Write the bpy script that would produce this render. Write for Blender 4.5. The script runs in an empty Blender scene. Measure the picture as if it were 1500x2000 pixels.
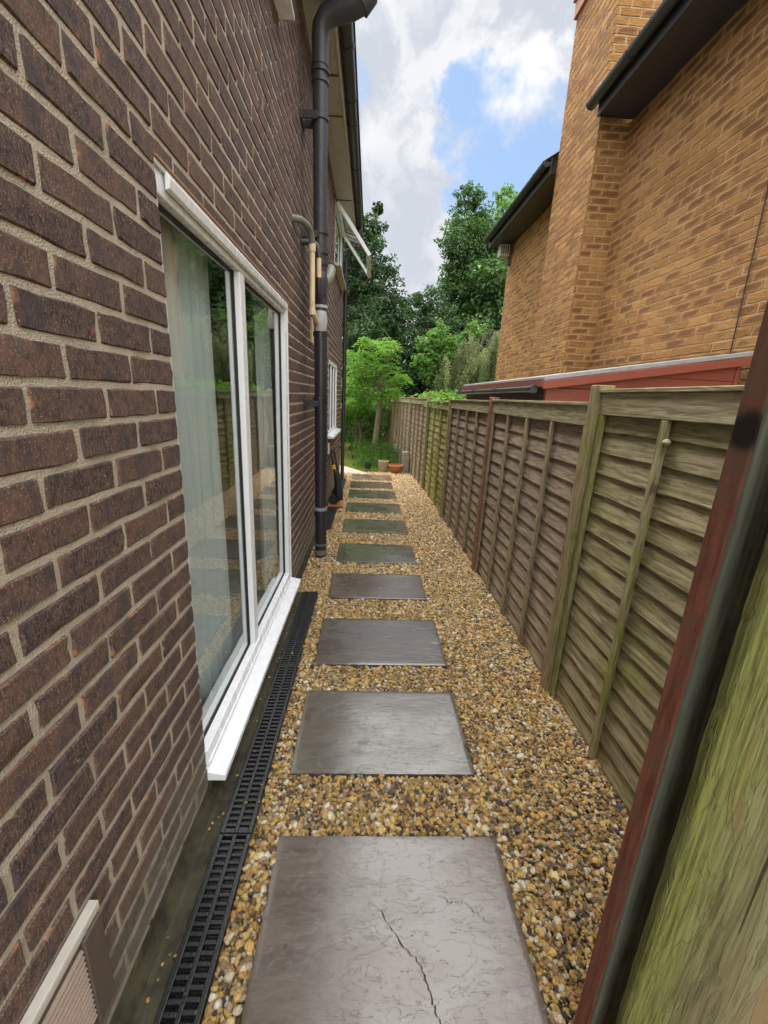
import bpy, math, random
import numpy as np
from mathutils import Matrix, Vector, noise
R_ = math.radians
rng = np.random.default_rng(7); random.seed(7)
D = bpy.data; S = bpy.context.scene; COL = S.collection

# ------------------------------------------------------------------ camera
CAMR = np.array([[0.99819288, -0.03447548, -0.04921795], [-0.03810018, 0.27027315, -0.96202952], [0.04646872, 0.96216624, 0.26847121]])
cd = D.cameras.new('camera'); cam = D.objects.new('camera', cd); COL.objects.link(cam)
M4 = Matrix(CAMR.tolist()).to_4x4(); M4.translation = (0, 0, 1.6); cam.matrix_world = M4
cd.sensor_fit = 'VERTICAL'; cd.sensor_height = 36; cd.sensor_width = 27; cd.lens = 808 / 2000 * 36
cd.clip_start = 0.02; cd.clip_end = 500; S.camera = cam
S.render.resolution_x = 768; S.render.resolution_y = 1024

def at(u, v, Y):
    """point at depth Y of the world seen at a measured spot of the survey photo"""
    d = CAMR @ np.array([u - 750., -(v - 1000.), -808.]); t = Y / d[1]
    return np.array([d[0] * t, Y, 1.6 + d[2] * t])

# ------------------------------------------------------------------ nodes
class NT:
    def __init__(s, nt): s.nt = nt; s.nt.nodes.clear()
    def n(s, typ, ins=None, **kw):
        nd = s.nt.nodes.new(typ)
        for k, v in kw.items(): setattr(nd, k, v)
        for k, v in (ins or {}).items():
            sk = nd.inputs[k]
            if hasattr(v, 'links'): s.nt.links.new(v, sk)
            else: sk.default_value = v
        return nd
    def noise(s, vec, sc, det=4, rough=.55, dist=0):
        return s.n('ShaderNodeTexNoise', {'Vector': vec, 'Scale': sc, 'Detail': det, 'Roughness': rough, 'Distortion': dist}).outputs['Fac']
    def ramp(s, f, stops, interp='LINEAR'):
        nd = s.n('ShaderNodeValToRGB', {'Fac': f}); cr = nd.color_ramp; cr.interpolation = interp
        while len(cr.elements) < len(stops): cr.elements.new(.5)
        for e, (p, c) in zip(cr.elements, stops):
            e.position = p; e.color = (c, c, c, 1) if isinstance(c, (int, float)) else (*c, 1)
        return nd.outputs['Color']
    def map(s, vec, sc=(1, 1, 1), loc=(0, 0, 0), rot=(0, 0, 0)):
        return s.n('ShaderNodeMapping', {'Vector': vec, 'Scale': sc, 'Location': loc, 'Rotation': rot}).outputs[0]
    def m(s, op, a, b=0., c=0., clamp=False):
        return s.n('ShaderNodeMath', {0: a, 1: b, 2: c}, operation=op, use_clamp=clamp).outputs[0]
    def mr(s, v, a, b, c=0., d=1., interp='SMOOTHSTEP'):
        return s.n('ShaderNodeMapRange', {'Value': v, 'From Min': a, 'From Max': b, 'To Min': c, 'To Max': d}, interpolation_type=interp, clamp=True).outputs[0]
    def mix(s, f, a, b, blend='MIX'):
        a = (*a, 1) if isinstance(a, tuple) and len(a) == 3 else a
        b = (*b, 1) if isinstance(b, tuple) and len(b) == 3 else b
        nd = s.n('ShaderNodeMix', data_type='RGBA', blend_type=blend)
        for k, v in ((0, f), (6, a), (7, b)):
            if hasattr(v, 'links'): s.nt.links.new(v, nd.inputs[k])
            else: nd.inputs[k].default_value = v
        return nd.outputs[2]
    def obj(s): return s.n('ShaderNodeTexCoord').outputs['Object']
    def geo(s): return s.n('ShaderNodeNewGeometry').outputs['Position']
    def sep(s, v): return s.n('ShaderNodeSeparateXYZ', {0: v}).outputs
    def attr(s, name, typ='GEOMETRY'): return s.n('ShaderNodeAttribute', attribute_name=name, attribute_type=typ).outputs
    def bump(s, h, dist, strength=1., nrm=None):
        i = {'Height': h, 'Distance': dist, 'Strength': strength}
        if nrm is not None: i['Normal'] = nrm
        return s.n('ShaderNodeBump', i).outputs[0]
    def out(s, sh): s.n('ShaderNodeOutputMaterial', {0: sh})
    def pbr(s, col, rough=.6, nrm=None, spec=.5, metal=0., **kw):
        i = {'Base Color': (*col, 1) if isinstance(col, tuple) else col, 'Roughness': rough, 'Specular IOR Level': spec, 'Metallic': metal}
        if nrm is not None: i['Normal'] = nrm
        i.update(kw)
        return s.n('ShaderNodeBsdfPrincipled', i).outputs[0]
MATS = {}
def mat(name, fn):
    m_ = D.materials.new(name); m_.use_nodes = True; t = NT(m_.node_tree); t.out(fn(t)); MATS[name] = m_; return m_

# ------------------------------------------------------------------ world
W = D.worlds.new('World'); S.world = W; W.use_nodes = True
SUN_EL, SUN_AZ = 58, -25      # azimuth from +Y towards +X
w = NT(W.node_tree)
sky = w.n('ShaderNodeTexSky', sky_type='NISHITA', sun_disc=False, sun_elevation=R_(SUN_EL), sun_rotation=R_(SUN_AZ), air_density=1.0, dust_density=.6, ozone_density=1.5).outputs[0]
dirv = w.n('ShaderNodeTexCoord').outputs['Generated']
wn = w.n('ShaderNodeTexNoise', {'Vector': dirv, 'Scale': 5., 'Detail': 7., 'Roughness': .62}).outputs['Color']
wv = w.n('ShaderNodeVectorMath', {0: wn, 1: (.5, .5, .5)}, operation='SUBTRACT').outputs[0]
wv = w.n('ShaderNodeVectorMath', {0: wv, 'Scale': .20}, operation='SCALE').outputs[0]
dw = w.n('ShaderNodeVectorMath', {0: w.n('ShaderNodeVectorMath', {0: dirv, 1: wv}, operation='ADD').outputs[0]}, operation='NORMALIZE').outputs[0]
def cap(u, v, rad, soft):
    d = CAMR @ np.array([u - 750., -(v - 1000.), -808.]); d /= np.linalg.norm(d)
    dot = w.n('ShaderNodeVectorMath', {0: dw, 1: tuple(d)}, operation='DOT_PRODUCT').outputs['Value']
    return w.mr(dot, math.cos(R_(rad + soft)), math.cos(R_(rad)))
cl = w.mr(w.noise(dirv, 3.2, 9, .6), .36, .62)                       # general broken cloud
for (u, v, rad, soft) in [(800, 90, 7, 6), (760, 200, 6, 5), (860, 150, 5, 4), (800, 330, 5, 1.5), (835, 300, 2.5, 1), (730, 420, 8, 5), (800, 480, 7, 5), (1000, 50, 7, 5), (940, 90, 7, 5), (1085, 170, 2.2, 3), (700, 20, 8, 5), (890, 200, 3, 4), (1100, 20, 5, 4)]:
    cl = w.m('MAXIMUM', cl, cap(u, v, rad, soft))
gap = None
for (u, v, rad, soft) in [(975, 275, 3, 3.5), (1010, 350, 4, 4), (1075, 260, 2, 3.5), (930, 190, .5, 3), (700, 190, .3, 3), (925, 400, 1, 3)]:
    g_ = cap(u, v, rad, soft); gap = g_ if gap is None else w.m('MAXIMUM', gap, g_)
cl = w.m('MULTIPLY', cl, w.m('SUBTRACT', 1., w.m('MULTIPLY', gap, .66)))
cl = w.mr(w.m('ADD', cl, w.m('MULTIPLY', w.m('SUBTRACT', w.noise(dirv, 9., 10, .6), .5), 1.5)), .28, .72)
bil = w.noise(dw, 10., 10, .58)
shade = w.mr(bil, .38, .58, .0, 1.)
base_ = w.m('MAXIMUM', cap(790, 450, 4, 6), w.m('MULTIPLY', cap(800, 140, 3, 6), .5))
shade = w.m('MULTIPLY', shade, w.m('SUBTRACT', 1., w.m('MULTIPLY', base_, .6)))
ccol = w.mix(shade, (3.3, 3.5, 3.9, 1), (5.1, 5.15, 5.2, 1))
skyc = w.mix(.7, sky, (2.1, 3.05, 4.6, 1))
final = w.mix(cl, skyc, ccol)
# added brightness in the unseen sky overhead and behind the camera, lighting the passage
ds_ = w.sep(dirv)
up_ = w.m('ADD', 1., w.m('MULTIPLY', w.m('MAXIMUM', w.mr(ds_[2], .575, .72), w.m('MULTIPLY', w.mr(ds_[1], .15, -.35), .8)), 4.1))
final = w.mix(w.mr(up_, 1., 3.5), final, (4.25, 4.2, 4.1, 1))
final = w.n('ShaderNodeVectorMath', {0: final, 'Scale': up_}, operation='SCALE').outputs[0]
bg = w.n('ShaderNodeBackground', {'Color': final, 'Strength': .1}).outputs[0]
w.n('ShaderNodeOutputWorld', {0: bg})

sl = D.lights.new('sun', 'SUN'); so = D.objects.new('sun', sl); COL.objects.link(so)
sl.energy = 2.0; sl.angle = R_(20); sl.color = (1, .95, .88)
el, az = R_(SUN_EL), R_(SUN_AZ)
sd = Vector((math.sin(az) * math.cos(el), math.cos(az) * math.cos(el), math.sin(el)))
so.rotation_euler = sd.to_track_quat('Z', 'Y').to_euler(); so.location = (0, 0, 30)
S.view_settings.view_transform = 'Standard'; S.view_settings.look = 'None'; S.view_settings.gamma = 1
S.view_settings.exposure = 1.0
S.cycles.max_bounces = 8; S.cycles.diffuse_bounces = 4; S.cycles.transparent_max_bounces = 12
S.cycles.use_denoising = True; S.cycles.sample_clamp_indirect = 4

# ------------------------------------------------------------------ object helpers
def link(name, me, m_=None, parent=None, smooth=False):
    o = D.objects.new(name, me); COL.objects.link(o)
    if m_ is not None: me.materials.append(m_)
    if parent is not None: o.parent = parent
    if smooth: me.polygons.foreach_set('use_smooth', np.ones(len(me.polygons), bool))
    return o
def npmesh(name, V, F, attrs=None):
    """V (n,3), F (m,k) faces all k-gons; attrs {name: (type, array)}"""
    V = np.asarray(V, np.float32); F = np.asarray(F, np.int32)
    me = D.meshes.new(name); k = F.shape[1]
    me.vertices.add(len(V)); me.vertices.foreach_set('co', V.ravel())
    me.loops.add(F.size); me.loops.foreach_set('vertex_index', F.ravel())
    me.polygons.add(len(F)); me.polygons.foreach_set('loop_start', np.arange(len(F), dtype=np.int32) * k)
    me.polygons.foreach_set('loop_total', np.full(len(F), k, np.int32))
    for an, (ty, arr) in (attrs or {}).items():
        a = me.attributes.new(an, ty, 'POINT')
        a.data.foreach_set('vector' if ty == 'FLOAT_VECTOR' else 'value', np.asarray(arr, np.float32).ravel())
    me.update(calc_edges=True); me.validate(); me.shade_flat(); return me
class MB:
    def __init__(s): s.v = []; s.f = []; s.r = []
    def add(s, vs, fs, r=None):
        o = len(s.v); r = random.random() if r is None else r; s.cut = getattr(s, 'cut', []); s.cut.append((len(s.v), len(vs), len(s.f), len(fs)))
        s.v += [tuple(p) for p in vs]; s.f += [tuple(i + o for i in f) for f in fs]; s.r += [r] * len(vs); return s
    def box(s, a, b, r=None, M=None):
        x0, y0, z0 = a; x1, y1, z1 = b
        P = [(x0, y0, z0), (x1, y0, z0), (x1, y1, z0), (x0, y1, z0), (x0, y0, z1), (x1, y0, z1), (x1, y1, z1), (x0, y1, z1)]
        if M is not None: P = [M @ Vector(p) for p in P]
        return s.add(P, [(0, 3, 2, 1), (4, 5, 6, 7), (0, 1, 5, 4), (1, 2, 6, 5), (2, 3, 7, 6), (3, 0, 4, 7)], r)
    def tube(s, pts, rad, seg=12, r=None, caps=True, arc=None):
        pts = [Vector(p) for p in pts]; n = len(pts); rad = rad if hasattr(rad, '__len__') else [rad] * n
        vs = []; up = None
        for i, p in enumerate(pts):
            t = ((pts[min(i + 1, n - 1)] - pts[max(i - 1, 0)])).normalized()
            if up is None: up = Vector((0, 0, 1)) if abs(t.z) < .9 else Vector((1, 0, 0))
            a = t.cross(up).normalized(); b = a.cross(t).normalized(); up = b
            for k in range(seg):
                th = 2 * math.pi * k / seg; vs.append(p + (a * math.cos(th) + b * math.sin(th)) * rad[i])
        fs = [(i * seg + k, i * seg + (k + 1) % seg, (i + 1) * seg + (k + 1) % seg, (i + 1) * seg + k) for i in range(n - 1) for k in range(seg)]
        if caps: fs += [tuple(range(seg))[::-1], tuple((n - 1) * seg + k for k in range(seg))]
        return s.add(vs, fs, r)
    def lathe(s, c, prof, seg=28, r=None):
        vs = [(c[0] + q * math.cos(2 * math.pi * k / seg), c[1] + q * math.sin(2 * math.pi * k / seg), c[2] + z) for q, z in prof for k in range(seg)]
        n = len(prof); fs = [(i * seg + k, i * seg + (k + 1) % seg, (i + 1) * seg + (k + 1) % seg, (i + 1) * seg + k) for i in range(n - 1) for k in range(seg)]
        fs += [tuple(range(seg))[::-1], tuple((n - 1) * seg + k for k in range(seg))]
        return s.add(vs, fs, r)
    def prism(s, poly, axis, a, b, r=None):
        """poly: 2-D outline in the two other axes, extruded along axis from a to b"""
        def P(q, h):
            return {'x': (h, q[0], q[1]), 'y': (q[0], h, q[1]), 'z': (q[0], q[1], h)}[axis]
        n = len(poly); vs = [P(q, a) for q in poly] + [P(q, b) for q in poly]
        fs = [(i, (i + 1) % n, n + (i + 1) % n, n + i) for i in range(n)] + [tuple(range(n))[::-1], tuple(range(n, 2 * n))]
        return s.add(vs, fs, r)
    def each(s, name, *a, **k):
        for v0, nv, f0, nf in s.cut:
            q = MB(); q.v = s.v[v0:v0 + nv]; q.r = s.r[v0:v0 + nv]; q.f = [tuple(i - v0 for i in f) for f in s.f[f0:f0 + nf]]; q.build(name, *a, **k)
    def build(s, name, m_, parent=None, bevel=0, smooth=False, loc=None, fix=True):
        me = D.meshes.new(name); me.from_pydata(s.v, [], s.f); me.update()
        if fix:
            import bmesh
            bm = bmesh.new(); bm.from_mesh(me); bmesh.ops.recalc_face_normals(bm, faces=bm.faces); bm.to_mesh(me); bm.free()
        a = me.attributes.new('rnd', 'FLOAT', 'POINT'); a.data.foreach_set('value', np.array(s.r, np.float32))
        o = link(name, me, MATS[m_] if isinstance(m_, str) else m_, parent)
        if smooth:
            me.polygons.foreach_set('use_smooth', np.ones(len(me.polygons), bool))
            me.set_sharp_from_angle(angle=R_(40))
        if bevel:
            b = o.modifiers.new('bevel', 'BEVEL'); b.width = bevel; b.segments = 2; b.limit_method = 'ANGLE'; b.angle_limit = R_(50)
        if loc is not None: o.location = loc
        return o
def tag(o, label=None, cat=None, group=None, kind=None):
    for k, v in (('label', label), ('category', cat), ('group', group), ('kind', kind)):
        if v: o[k] = v
    return o
def empty(name, loc=(0, 0, 0), rz=0, label=None, cat=None, group=None):
    o = D.objects.new(name, None); o.empty_display_size = .1; COL.objects.link(o)
    o.location = loc; o.rotation_euler = (0, 0, rz); return tag(o, label, cat, group)

# ------------------------------------------------------------------ materials
def brick_left(t):
    a = t.attr('bk')['Vector']; r1, r2, ed = t.sep(a); p = t.obj()
    n1 = t.noise(t.map(p, (1, 1, 1)), 34, 5, .65); n2 = t.noise(t.map(p, (1, 1.6, .5)), 130, 4, .7); n3 = t.noise(p, 9, 3)
    c = t.ramp(t.m('ADD', t.m('MULTIPLY', t.mr(n1, .3, .7), .55), t.m('MULTIPLY', r1, .35)), [(.22, (.044, .031, .033)), (.42, (.078, .050, .045)), (.62, (.108, .064, .052)), (.84, (.145, .075, .056))])
    c = t.mix(t.m('MULTIPLY', t.mr(n2, .45, .62), .5), c, (.20, .145, .115))
    sp = t.noise(p, 260, 2, .5); c = t.mix(t.m('MULTIPLY', t.mr(sp, .60, .70), .6), c, (.40, .32, .25))
    edge = t.m('MULTIPLY', t.mr(ed, .0, .22, 1, 0), t.mr(t.noise(p, 16, 3), .52, .66)); ef = t.m('MULTIPLY', t.mr(ed, .0, .10, 1, 0), t.mr(t.noise(p, 30, 4), .58, .66)); c = t.mix(t.m('MULTIPLY', edge, .30), c, (.24, .12, .08)); c = t.mix(t.m('MULTIPLY', ef, .8), c, (.48, .21, .10))
    c = t.mix(t.m('MULTIPLY', t.mr(t.noise(t.map(p, (1, 1, .4)), 15, 3), .52, .64), .5), c, (.055, .048, .060))
    z = t.sep(p)[2]
    st = t.m('MULTIPLY', t.mr(t.m('ADD', z, t.m('MULTIPLY', n3, .6)), .25, .80, 1, 0), .70)
    c = t.mix(st, c, t.mix(n1, (.10, .10, .07), (.25, .23, .18)))
    h = t.m('ADD', t.m('MULTIPLY', n2, .8), t.m('ADD', t.m('MULTIPLY', n1, .5), t.m('MULTIPLY', sp, .3)))
    return t.pbr(c, .82, t.bump(h, .0024), .25)
mat('brown_brick', brick_left)
def mortar(c0, c1, moss):
    def f(t):
        p = t.obj(); n1 = t.noise(p, 60, 5, .7); n2 = t.noise(p, 6, 4); sp = t.noise(p, 220, 2)
        c = t.mix(n1, c0, c1); c = t.mix(t.m('MULTIPLY', t.mr(n2, .5, .7), .35), c, tuple(q * .6 for q in c0))
        c = t.mix(t.m('MULTIPLY', t.mr(sp, .62, .72), .4), c, (.5, .45, .37))
        if moss:
            z = t.sep(p)[2]; st = t.mr(t.m('ADD', z, t.m('MULTIPLY', n2, .5)), .26, .6, 1, 0)
            c = t.mix(t.m('MULTIPLY', st, .6), c, (.12, .13, .07))
        return t.pbr(c, .9, t.bump(t.m('ADD', n1, sp), .005), .2)
    return f
mat('mortar', mortar((.37, .325, .26), (.54, .485, .40), True))
mat('tan_mortar', mortar((.38, .27, .16), (.52, .385, .24), False))
def brick_right(t):
    a = t.attr('bk')['Vector']; r1, r2, ed = t.sep(a); p = t.obj()
    big = t.noise(p, 5.5, 4, .6); st = t.noise(t.map(p, (16, 16, 110), rot=(.12, .0, 0)), 1.0, 6, .72, .5); n1 = t.noise(p, 60, 4, .7)
    c = t.ramp(t.m('ADD', t.m('MULTIPLY', t.mr(st, .32, .68), .55), t.m('MULTIPLY', r1, .38)), [(.15, (.25, .118, .038)), (.5, (.36, .18, .060)), (.85, (.46, .25, .092))])
    body = t.m('MULTIPLY', t.mr(ed, .04, .34), t.mr(t.m('ADD', t.m('MULTIPLY', big, .75), t.m('MULTIPLY', r2, .55)), .50, .78))
    c = t.mix(t.m('MULTIPLY', body, .85), c, (.15, .062, .028))
    c = t.mix(t.m('MULTIPLY', t.mr(n1, .5, .75), .3), c, (.50, .33, .17))
    return t.pbr(c, .85, t.bump(t.m('ADD', st, t.m('MULTIPLY', n1, .4)), .012), .2)
mat('tan_brick', brick_right)
def paint(c, rough=.35, dirt=.15, spec=.5, sc=12):
    def f(t):
        p = t.obj(); n = t.noise(p, sc, 5, .65); n2 = t.noise(t.map(p, (1, 1, .25)), sc * 3, 4, .7)
        dk = tuple(q * .45 + .02 for q in c)
        col = t.mix(t.m('MULTIPLY', t.mr(n, .45, .8), dirt), c, dk)
        col = t.mix(t.m('MULTIPLY', t.mr(n2, .6, .8), dirt * .7), col, dk)
        return t.pbr(col, t.mr(n2, .2, .8, rough * .75, min(1, rough * 1.4)), t.bump(n2, .0006), spec)
    return f
mat('white_upvc', paint((.76, .78, .82), .25, .035, sc=6))
mat('soffit_board', paint((.40, .37, .30), .5, .5, sc=4))
mat('cream_plastic', paint((.68, .56, .35), .4, .3))
mat('grey_plastic', paint((.15, .15, .115), .5, .6))
mat('black_plastic', paint((.022, .022, .027), .33, .0, .6))
mat('grate_plastic', paint((.014, .014, .016), .28, .0, .6, 60))
mat('charcoal_pipe', paint((.040, .040, .050), .42, .25, .5, 20))
mat('silver_tape', paint((.42, .42, .45), .4, .3, sc=80))
mat('dark_eave', paint((.032, .028, .028), .4, .4, sc=9))
mat('dark_gutter', paint((.030, .030, .034), .32, .3, sc=18))
mat('lead', paint((.25, .28, .32), .5, .3, sc=30))
mat('felt_edge', paint((.36, .38, .40), .5, .6, sc=14))
mat('roof_tile', paint((.055, .045, .042), .8, .5, sc=30))
mat('red_cap', paint((.33, .15, .10), .7, .4, sc=20))
mat('terracotta', paint((.52, .17, .06), .55, .3, sc=14))
mat('stone_pot', paint((.36, .31, .20), .8, .5, sc=14))
mat('green_plastic', paint((.018, .045, .040), .4, .1))
mat('yellow_grip', paint((.75, .38, .03), .4, .1))
mat('rust_orange', paint((.42, .15, .05), .6, .4, sc=30))
mat('concrete', paint((.33, .31, .27), .85, .6, .3, 9))
mat('pale_path', paint((.36, .32, .26), .8, .5, .3, 5))
mat('rubber', paint((.012, .012, .013), .6, .0))
mat('vent_pale', paint((.50, .47, .42), .45, .4, sc=30))
mat('vent_brown', paint((.10, .075, .06), .5, .4, sc=30))
mat('vent_louvre', paint((.30, .23, .19), .4, .4, sc=30))
mat('clay_vent', paint((.35, .20, .11), .8, .4, sc=30))
mat('room_wall', paint((.30, .29, .27), .8, .1))
mat('white_membrane', paint((.65, .65, .62), .6, .5, sc=40))
def wet_moss(t):
    p = t.obj(); n = t.noise(p, 8, 6, .7); n2 = t.noise(t.map(p, (1, .3, 1)), 40, 4, .7)
    c = t.mix(t.mr(n, .35, .65), (.018, .016, .011), (.052, .046, .024)); c = t.mix(t.mr(n2, .60, .78), c, (.11, .10, .07))
    return t.pbr(c, t.mr(n2, .3, .7, .5, .85), t.bump(n2, .004), .3)
mat('wet_concrete', wet_moss)
def slab(seed, c0, c1):
    def f(t):
        p = t.map(t.obj(), (1, 1, 1), (seed * 3.1, seed * 1.7, 0))
        dv = t.n('ShaderNodeTexNoise', {'Vector': t.map(p, (1, 2.2, 1)), 'Scale': 4., 'Detail': 6.}).outputs['Color']
        pv = t.n('ShaderNodeVectorMath', {0: t.n('ShaderNodeVectorMath', {0: dv, 'Scale': .12}, operation='SCALE').outputs[0], 1: p}, operation='ADD').outputs[0]
        lay = t.noise(t.map(pv, (1.1, 2.8, 1), rot=(0, 0, .15)), 2.4, 9, .60)
        q = t.m('MULTIPLY', lay, 15.); fr = t.m('FRACT', q); fl = t.m('SUBTRACT', q, fr)
        terr = t.m('ADD', fl, t.mr(fr, .0, .07))                     # riven ledges
        fine = t.noise(t.map(pv, (1, 3.6, 1), rot=(0, 0, .15)), 13, 9, .72); soft = t.noise(p, 5, 3)
        # shallow joints that run part of the way over the stone
        vor = t.n('ShaderNodeTexVoronoi', {'Vector': t.map(pv, (1.0, 1.5, 1)), 'Scale': 2.1}, feature='DISTANCE_TO_EDGE').outputs['Distance']
        crk = t.m('MULTIPLY', t.mr(vor, .002, .012, 1, 0), t.mr(t.noise(p, 2.3, 2), .58, .64))
        col = t.mix(t.m('ADD', t.m('MULTIPLY', lay, .8), t.m('MULTIPLY', soft, .3)), c0, c1)
        col = t.mix(t.m('MULTIPLY', t.mr(fine, .55, .75), .25), col, tuple(x * 1.6 for x in c1))
        col = t.mix(t.m('MULTIPLY', crk, .8), col, (.03, .022, .018))
        h = t.m('ADD', t.m('MULTIPLY', terr, .00026), t.m('ADD', t.m('MULTIPLY', soft, .0006), t.m('SUBTRACT', t.m('MULTIPLY', fine, .0013), t.m('MULTIPLY', crk, .001))))
        puddle = t.mr(t.noise(t.map(pv, (1, 1.7, 1)), 3.4, 3), .46, .58)
        hh = t.m('MULTIPLY', h, t.mr(puddle, 0, 1, 1, .22))
        rough = t.m('ADD', t.mr(puddle, 0, 1, .24, .06), t.m('MULTIPLY', crk, .3))
        film = t.m('ADD', t.m('MULTIPLY', terr, .00030), t.m('ADD', t.m('MULTIPLY', soft, .0006), t.m('MULTIPLY', fine, .0012)))
        wet = t.mr(puddle, 0, 1, .86, 1.)
        col = t.mix(t.m('MULTIPLY', puddle, .25), col, (.035, .026, .02))
        return t.pbr(col, t.m('ADD', rough, .12), t.bump(hh, 1.0, .8), .12, **{'Coat Weight': wet, 'Coat Roughness': .012, 'Coat IOR': 1.75, 'Coat Normal': t.bump(film, 1.0, .7)})
    return f
SC = [((.066, .047, .036), (.125, .096, .078)), ((.070, .060, .048), (.125, .110, .090)), ((.070, .055, .044), (.125, .104, .088)), ((.078, .056, .044), (.135, .104, .084)), ((.070, .062, .048), (.12, .107, .085))]
for i in range(10):
    a, b = SC[i] if i < 5 else SC[(1, 4, 1, 3, 3)[i - 5]]
    if i == 9: a, b = (.16, .10, .07), (.26, .17, .12)
    mat('riven_stone_%d' % i, slab(i + 1, a, b))
def pebble(t):
    r = t.attr('prnd', 'INSTANCER')['Fac']; r2 = t.attr('prnd2', 'INSTANCER')['Fac']; p = t.obj()
    c = t.ramp(r, [(0, (.05, .045, .042)), (.07, (.12, .10, .085)), (.14, (.27, .20, .13)), (.26, (.42, .26, .10)), (.40, (.66, .39, .11)), (.55, (.78, .52, .17)), (.67, (.84, .66, .32)), (.75, (.58, .29, .09)), (.82, (.45, .34, .22)), (.92, (.86, .76, .54)), (1, (.90, .85, .74))])
    n = t.noise(p, 2.2, 4, .6); c = t.mix(t.m('MULTIPLY', t.mr(n, .45, .7), .35), c, t.mix(.5, c, (.25, .15, .06)))
    c = t.mix(t.m('MULTIPLY', r2, .10), c, (.16, .10, .05))
    return t.pbr(c, t.mr(r2, 0, 1, .08, .38), t.bump(n, .015), .55)
mat('pebble', pebble)
mat('grit', lambda t: t.pbr(t.mix(t.noise(t.obj(), 90, 4), (.06, .04, .02), (.26, .16, .06)), .7))
def ground(t):
    p = t.obj(); n = t.noise(p, 3, 5, .6); n2 = t.noise(p, 40, 4, .7)
    c = t.ramp(t.m('ADD', t.m('MULTIPLY', n, .6), t.m('MULTIPLY', n2, .4)), [(.3, (.06, .085, .018)), (.5, (.13, .16, .03)), (.68, (.24, .21, .06))])
    return t.pbr(c, .9, t.bump(n2, .02), .2)
mat('lawn', ground)
def wood(axis, c0, c1, c2, moss=.3, mossc=(.26, .29, .055), wet=.6):
    """weathered timber, grain along axis 1 (y) or 2 (z)"""
    def f(t):
        p = t.obj(); r = t.attr('rnd')['Fac']
        off = t.n('ShaderNodeCombineXYZ', {0: t.m('MULTIPLY', r, 7.), 1: t.m('MULTIPLY', r, 13.), 2: t.m('MULTIPLY', r, 3.)}).outputs[0]
        q = t.n('ShaderNodeVectorMath', {0: p, 1: off}, operation='ADD').outputs[0]
        s1 = (1, .10, 1) if axis == 1 else (1, 1, .10)
        g = t.noise(t.map(q, s1), 70, 5, .6, .6); g2 = t.noise(t.map(q, s1), 18, 4, .6, 1.6); big = t.noise(p, 2.6, 5, .6); b2 = t.noise(t.map(q, (1, .4, 1)), 16, 6, .75)
        gs = t.mr(g, .34, .66)
        c = t.ramp(t.m('ADD', t.m('MULTIPLY', gs, .55), t.m('MULTIPLY', g2, .45)), [(.2, c0), (.5, c1), (.82, c2)])
        kv = t.n('ShaderNodeTexVoronoi', {'Vector': t.map(q, (.0, 3.1, 9.5) if axis == 1 else (0, 9, 3)), 'Scale': 1.0}).outputs['Distance']
        c = t.mix(t.m('MULTIPLY', t.mr(kv, .05, .11, 1, 0), .7), c, tuple(x * .35 for x in c0))
        c = t.mix(t.m('MULTIPLY', r, .30), c, c0)
        ms = t.m('MULTIPLY', t.mr(t.m('ADD', t.m('MULTIPLY', big, .6), t.m('MULTIPLY', b2, .45)), .62 - moss * .35, .80 - moss * .30), min(1, .35 + moss))
        c = t.mix(ms, c, t.mix(g, tuple(x * .55 for x in mossc), mossc))
        dk = t.mr(t.noise(t.map(q, s1), 6, 5, .7), .60, .75); c = t.mix(t.m('MULTIPLY', dk, .45), c, tuple(x * .45 for x in c0))
        return t.pbr(c, .75, t.bump(t.m('ADD', g, t.m('MULTIPLY', g2, .8)), .0024), .35)
    return f
mat('board_mossy', wood(1, (.17, .138, .075), (.30, .255, .145), (.42, .365, .225), .30))
mat('board_grey', wood(1, (.17, .125, .085), (.295, .228, .16), (.41, .33, .24), .06, (.14, .15, .06)))
mat('board_greygreen', wood(1, (.17, .125, .085), (.29, .225, .15), (.40, .315, .22), .22))
mat('board_yellow', wood(1, (.22, .18, .06), (.38, .33, .11), (.50, .44, .18), .55, (.24, .25, .045)))
mat('rail_wood', wood(1, (.20, .17, .09), (.34, .30, .18), (.45, .41, .27), .22))
mat('batten_wood', wood(2, (.17, .13, .075), (.29, .23, .145), (.40, .33, .22), .22))
mat('batten_moss', wood(2, (.18, .155, .075), (.31, .275, .145), (.42, .38, .21), .45))
mat('post_wood', wood(2, (.17, .135, .07), (.31, .25, .14), (.42, .35, .21), .40))
mat('post_brown', wood(2, (.15, .07, .04), (.26, .125, .075), (.35, .20, .13), .08))
def redpost(t):
    p = t.obj(); x, y, z = t.sep(p); g = t.noise(t.map(p, (1, 1, .08)), 90, 5, .6); b = t.noise(p, 14, 4, .65)
    dw_ = t.n('ShaderNodeVectorMath', {0: t.map(p, (1, 1, .7), (0, 0, -1.06)), 1: (0, 0, 0)}, operation='DISTANCE')
    c = t.mix(t.mr(g, .35, .65), (.15, .052, .036), (.27, .10, .068)); c = t.mix(t.m('MULTIPLY', t.mr(b, .46, .62), .7), c, (.16, .095, .065)); c = t.mix(t.m('MULTIPLY', t.mr(t.noise(p, 220, 3, .7), .58, .72), .4), c, (.30, .17, .12))
    up = t.mr(t.m('ADD', z, t.m('MULTIPLY', b, .2)), 1.45, 1.7); c = t.mix(t.m('MULTIPLY', up, .7), c, (.12, .07, .045))
    kn = t.n('ShaderNodeVectorMath', {0: p, 1: (.0, .02, 1.575)}, operation='DISTANCE').outputs['Value']
    c = t.mix(t.mr(t.m('ADD', kn, t.m('MULTIPLY', b, .03)), .035, .06, 1, 0), c, (.018, .012, .010))
    return t.pbr(c, .7, t.bump(g, .0010), .2)
mat('red_stain', redpost)
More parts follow.
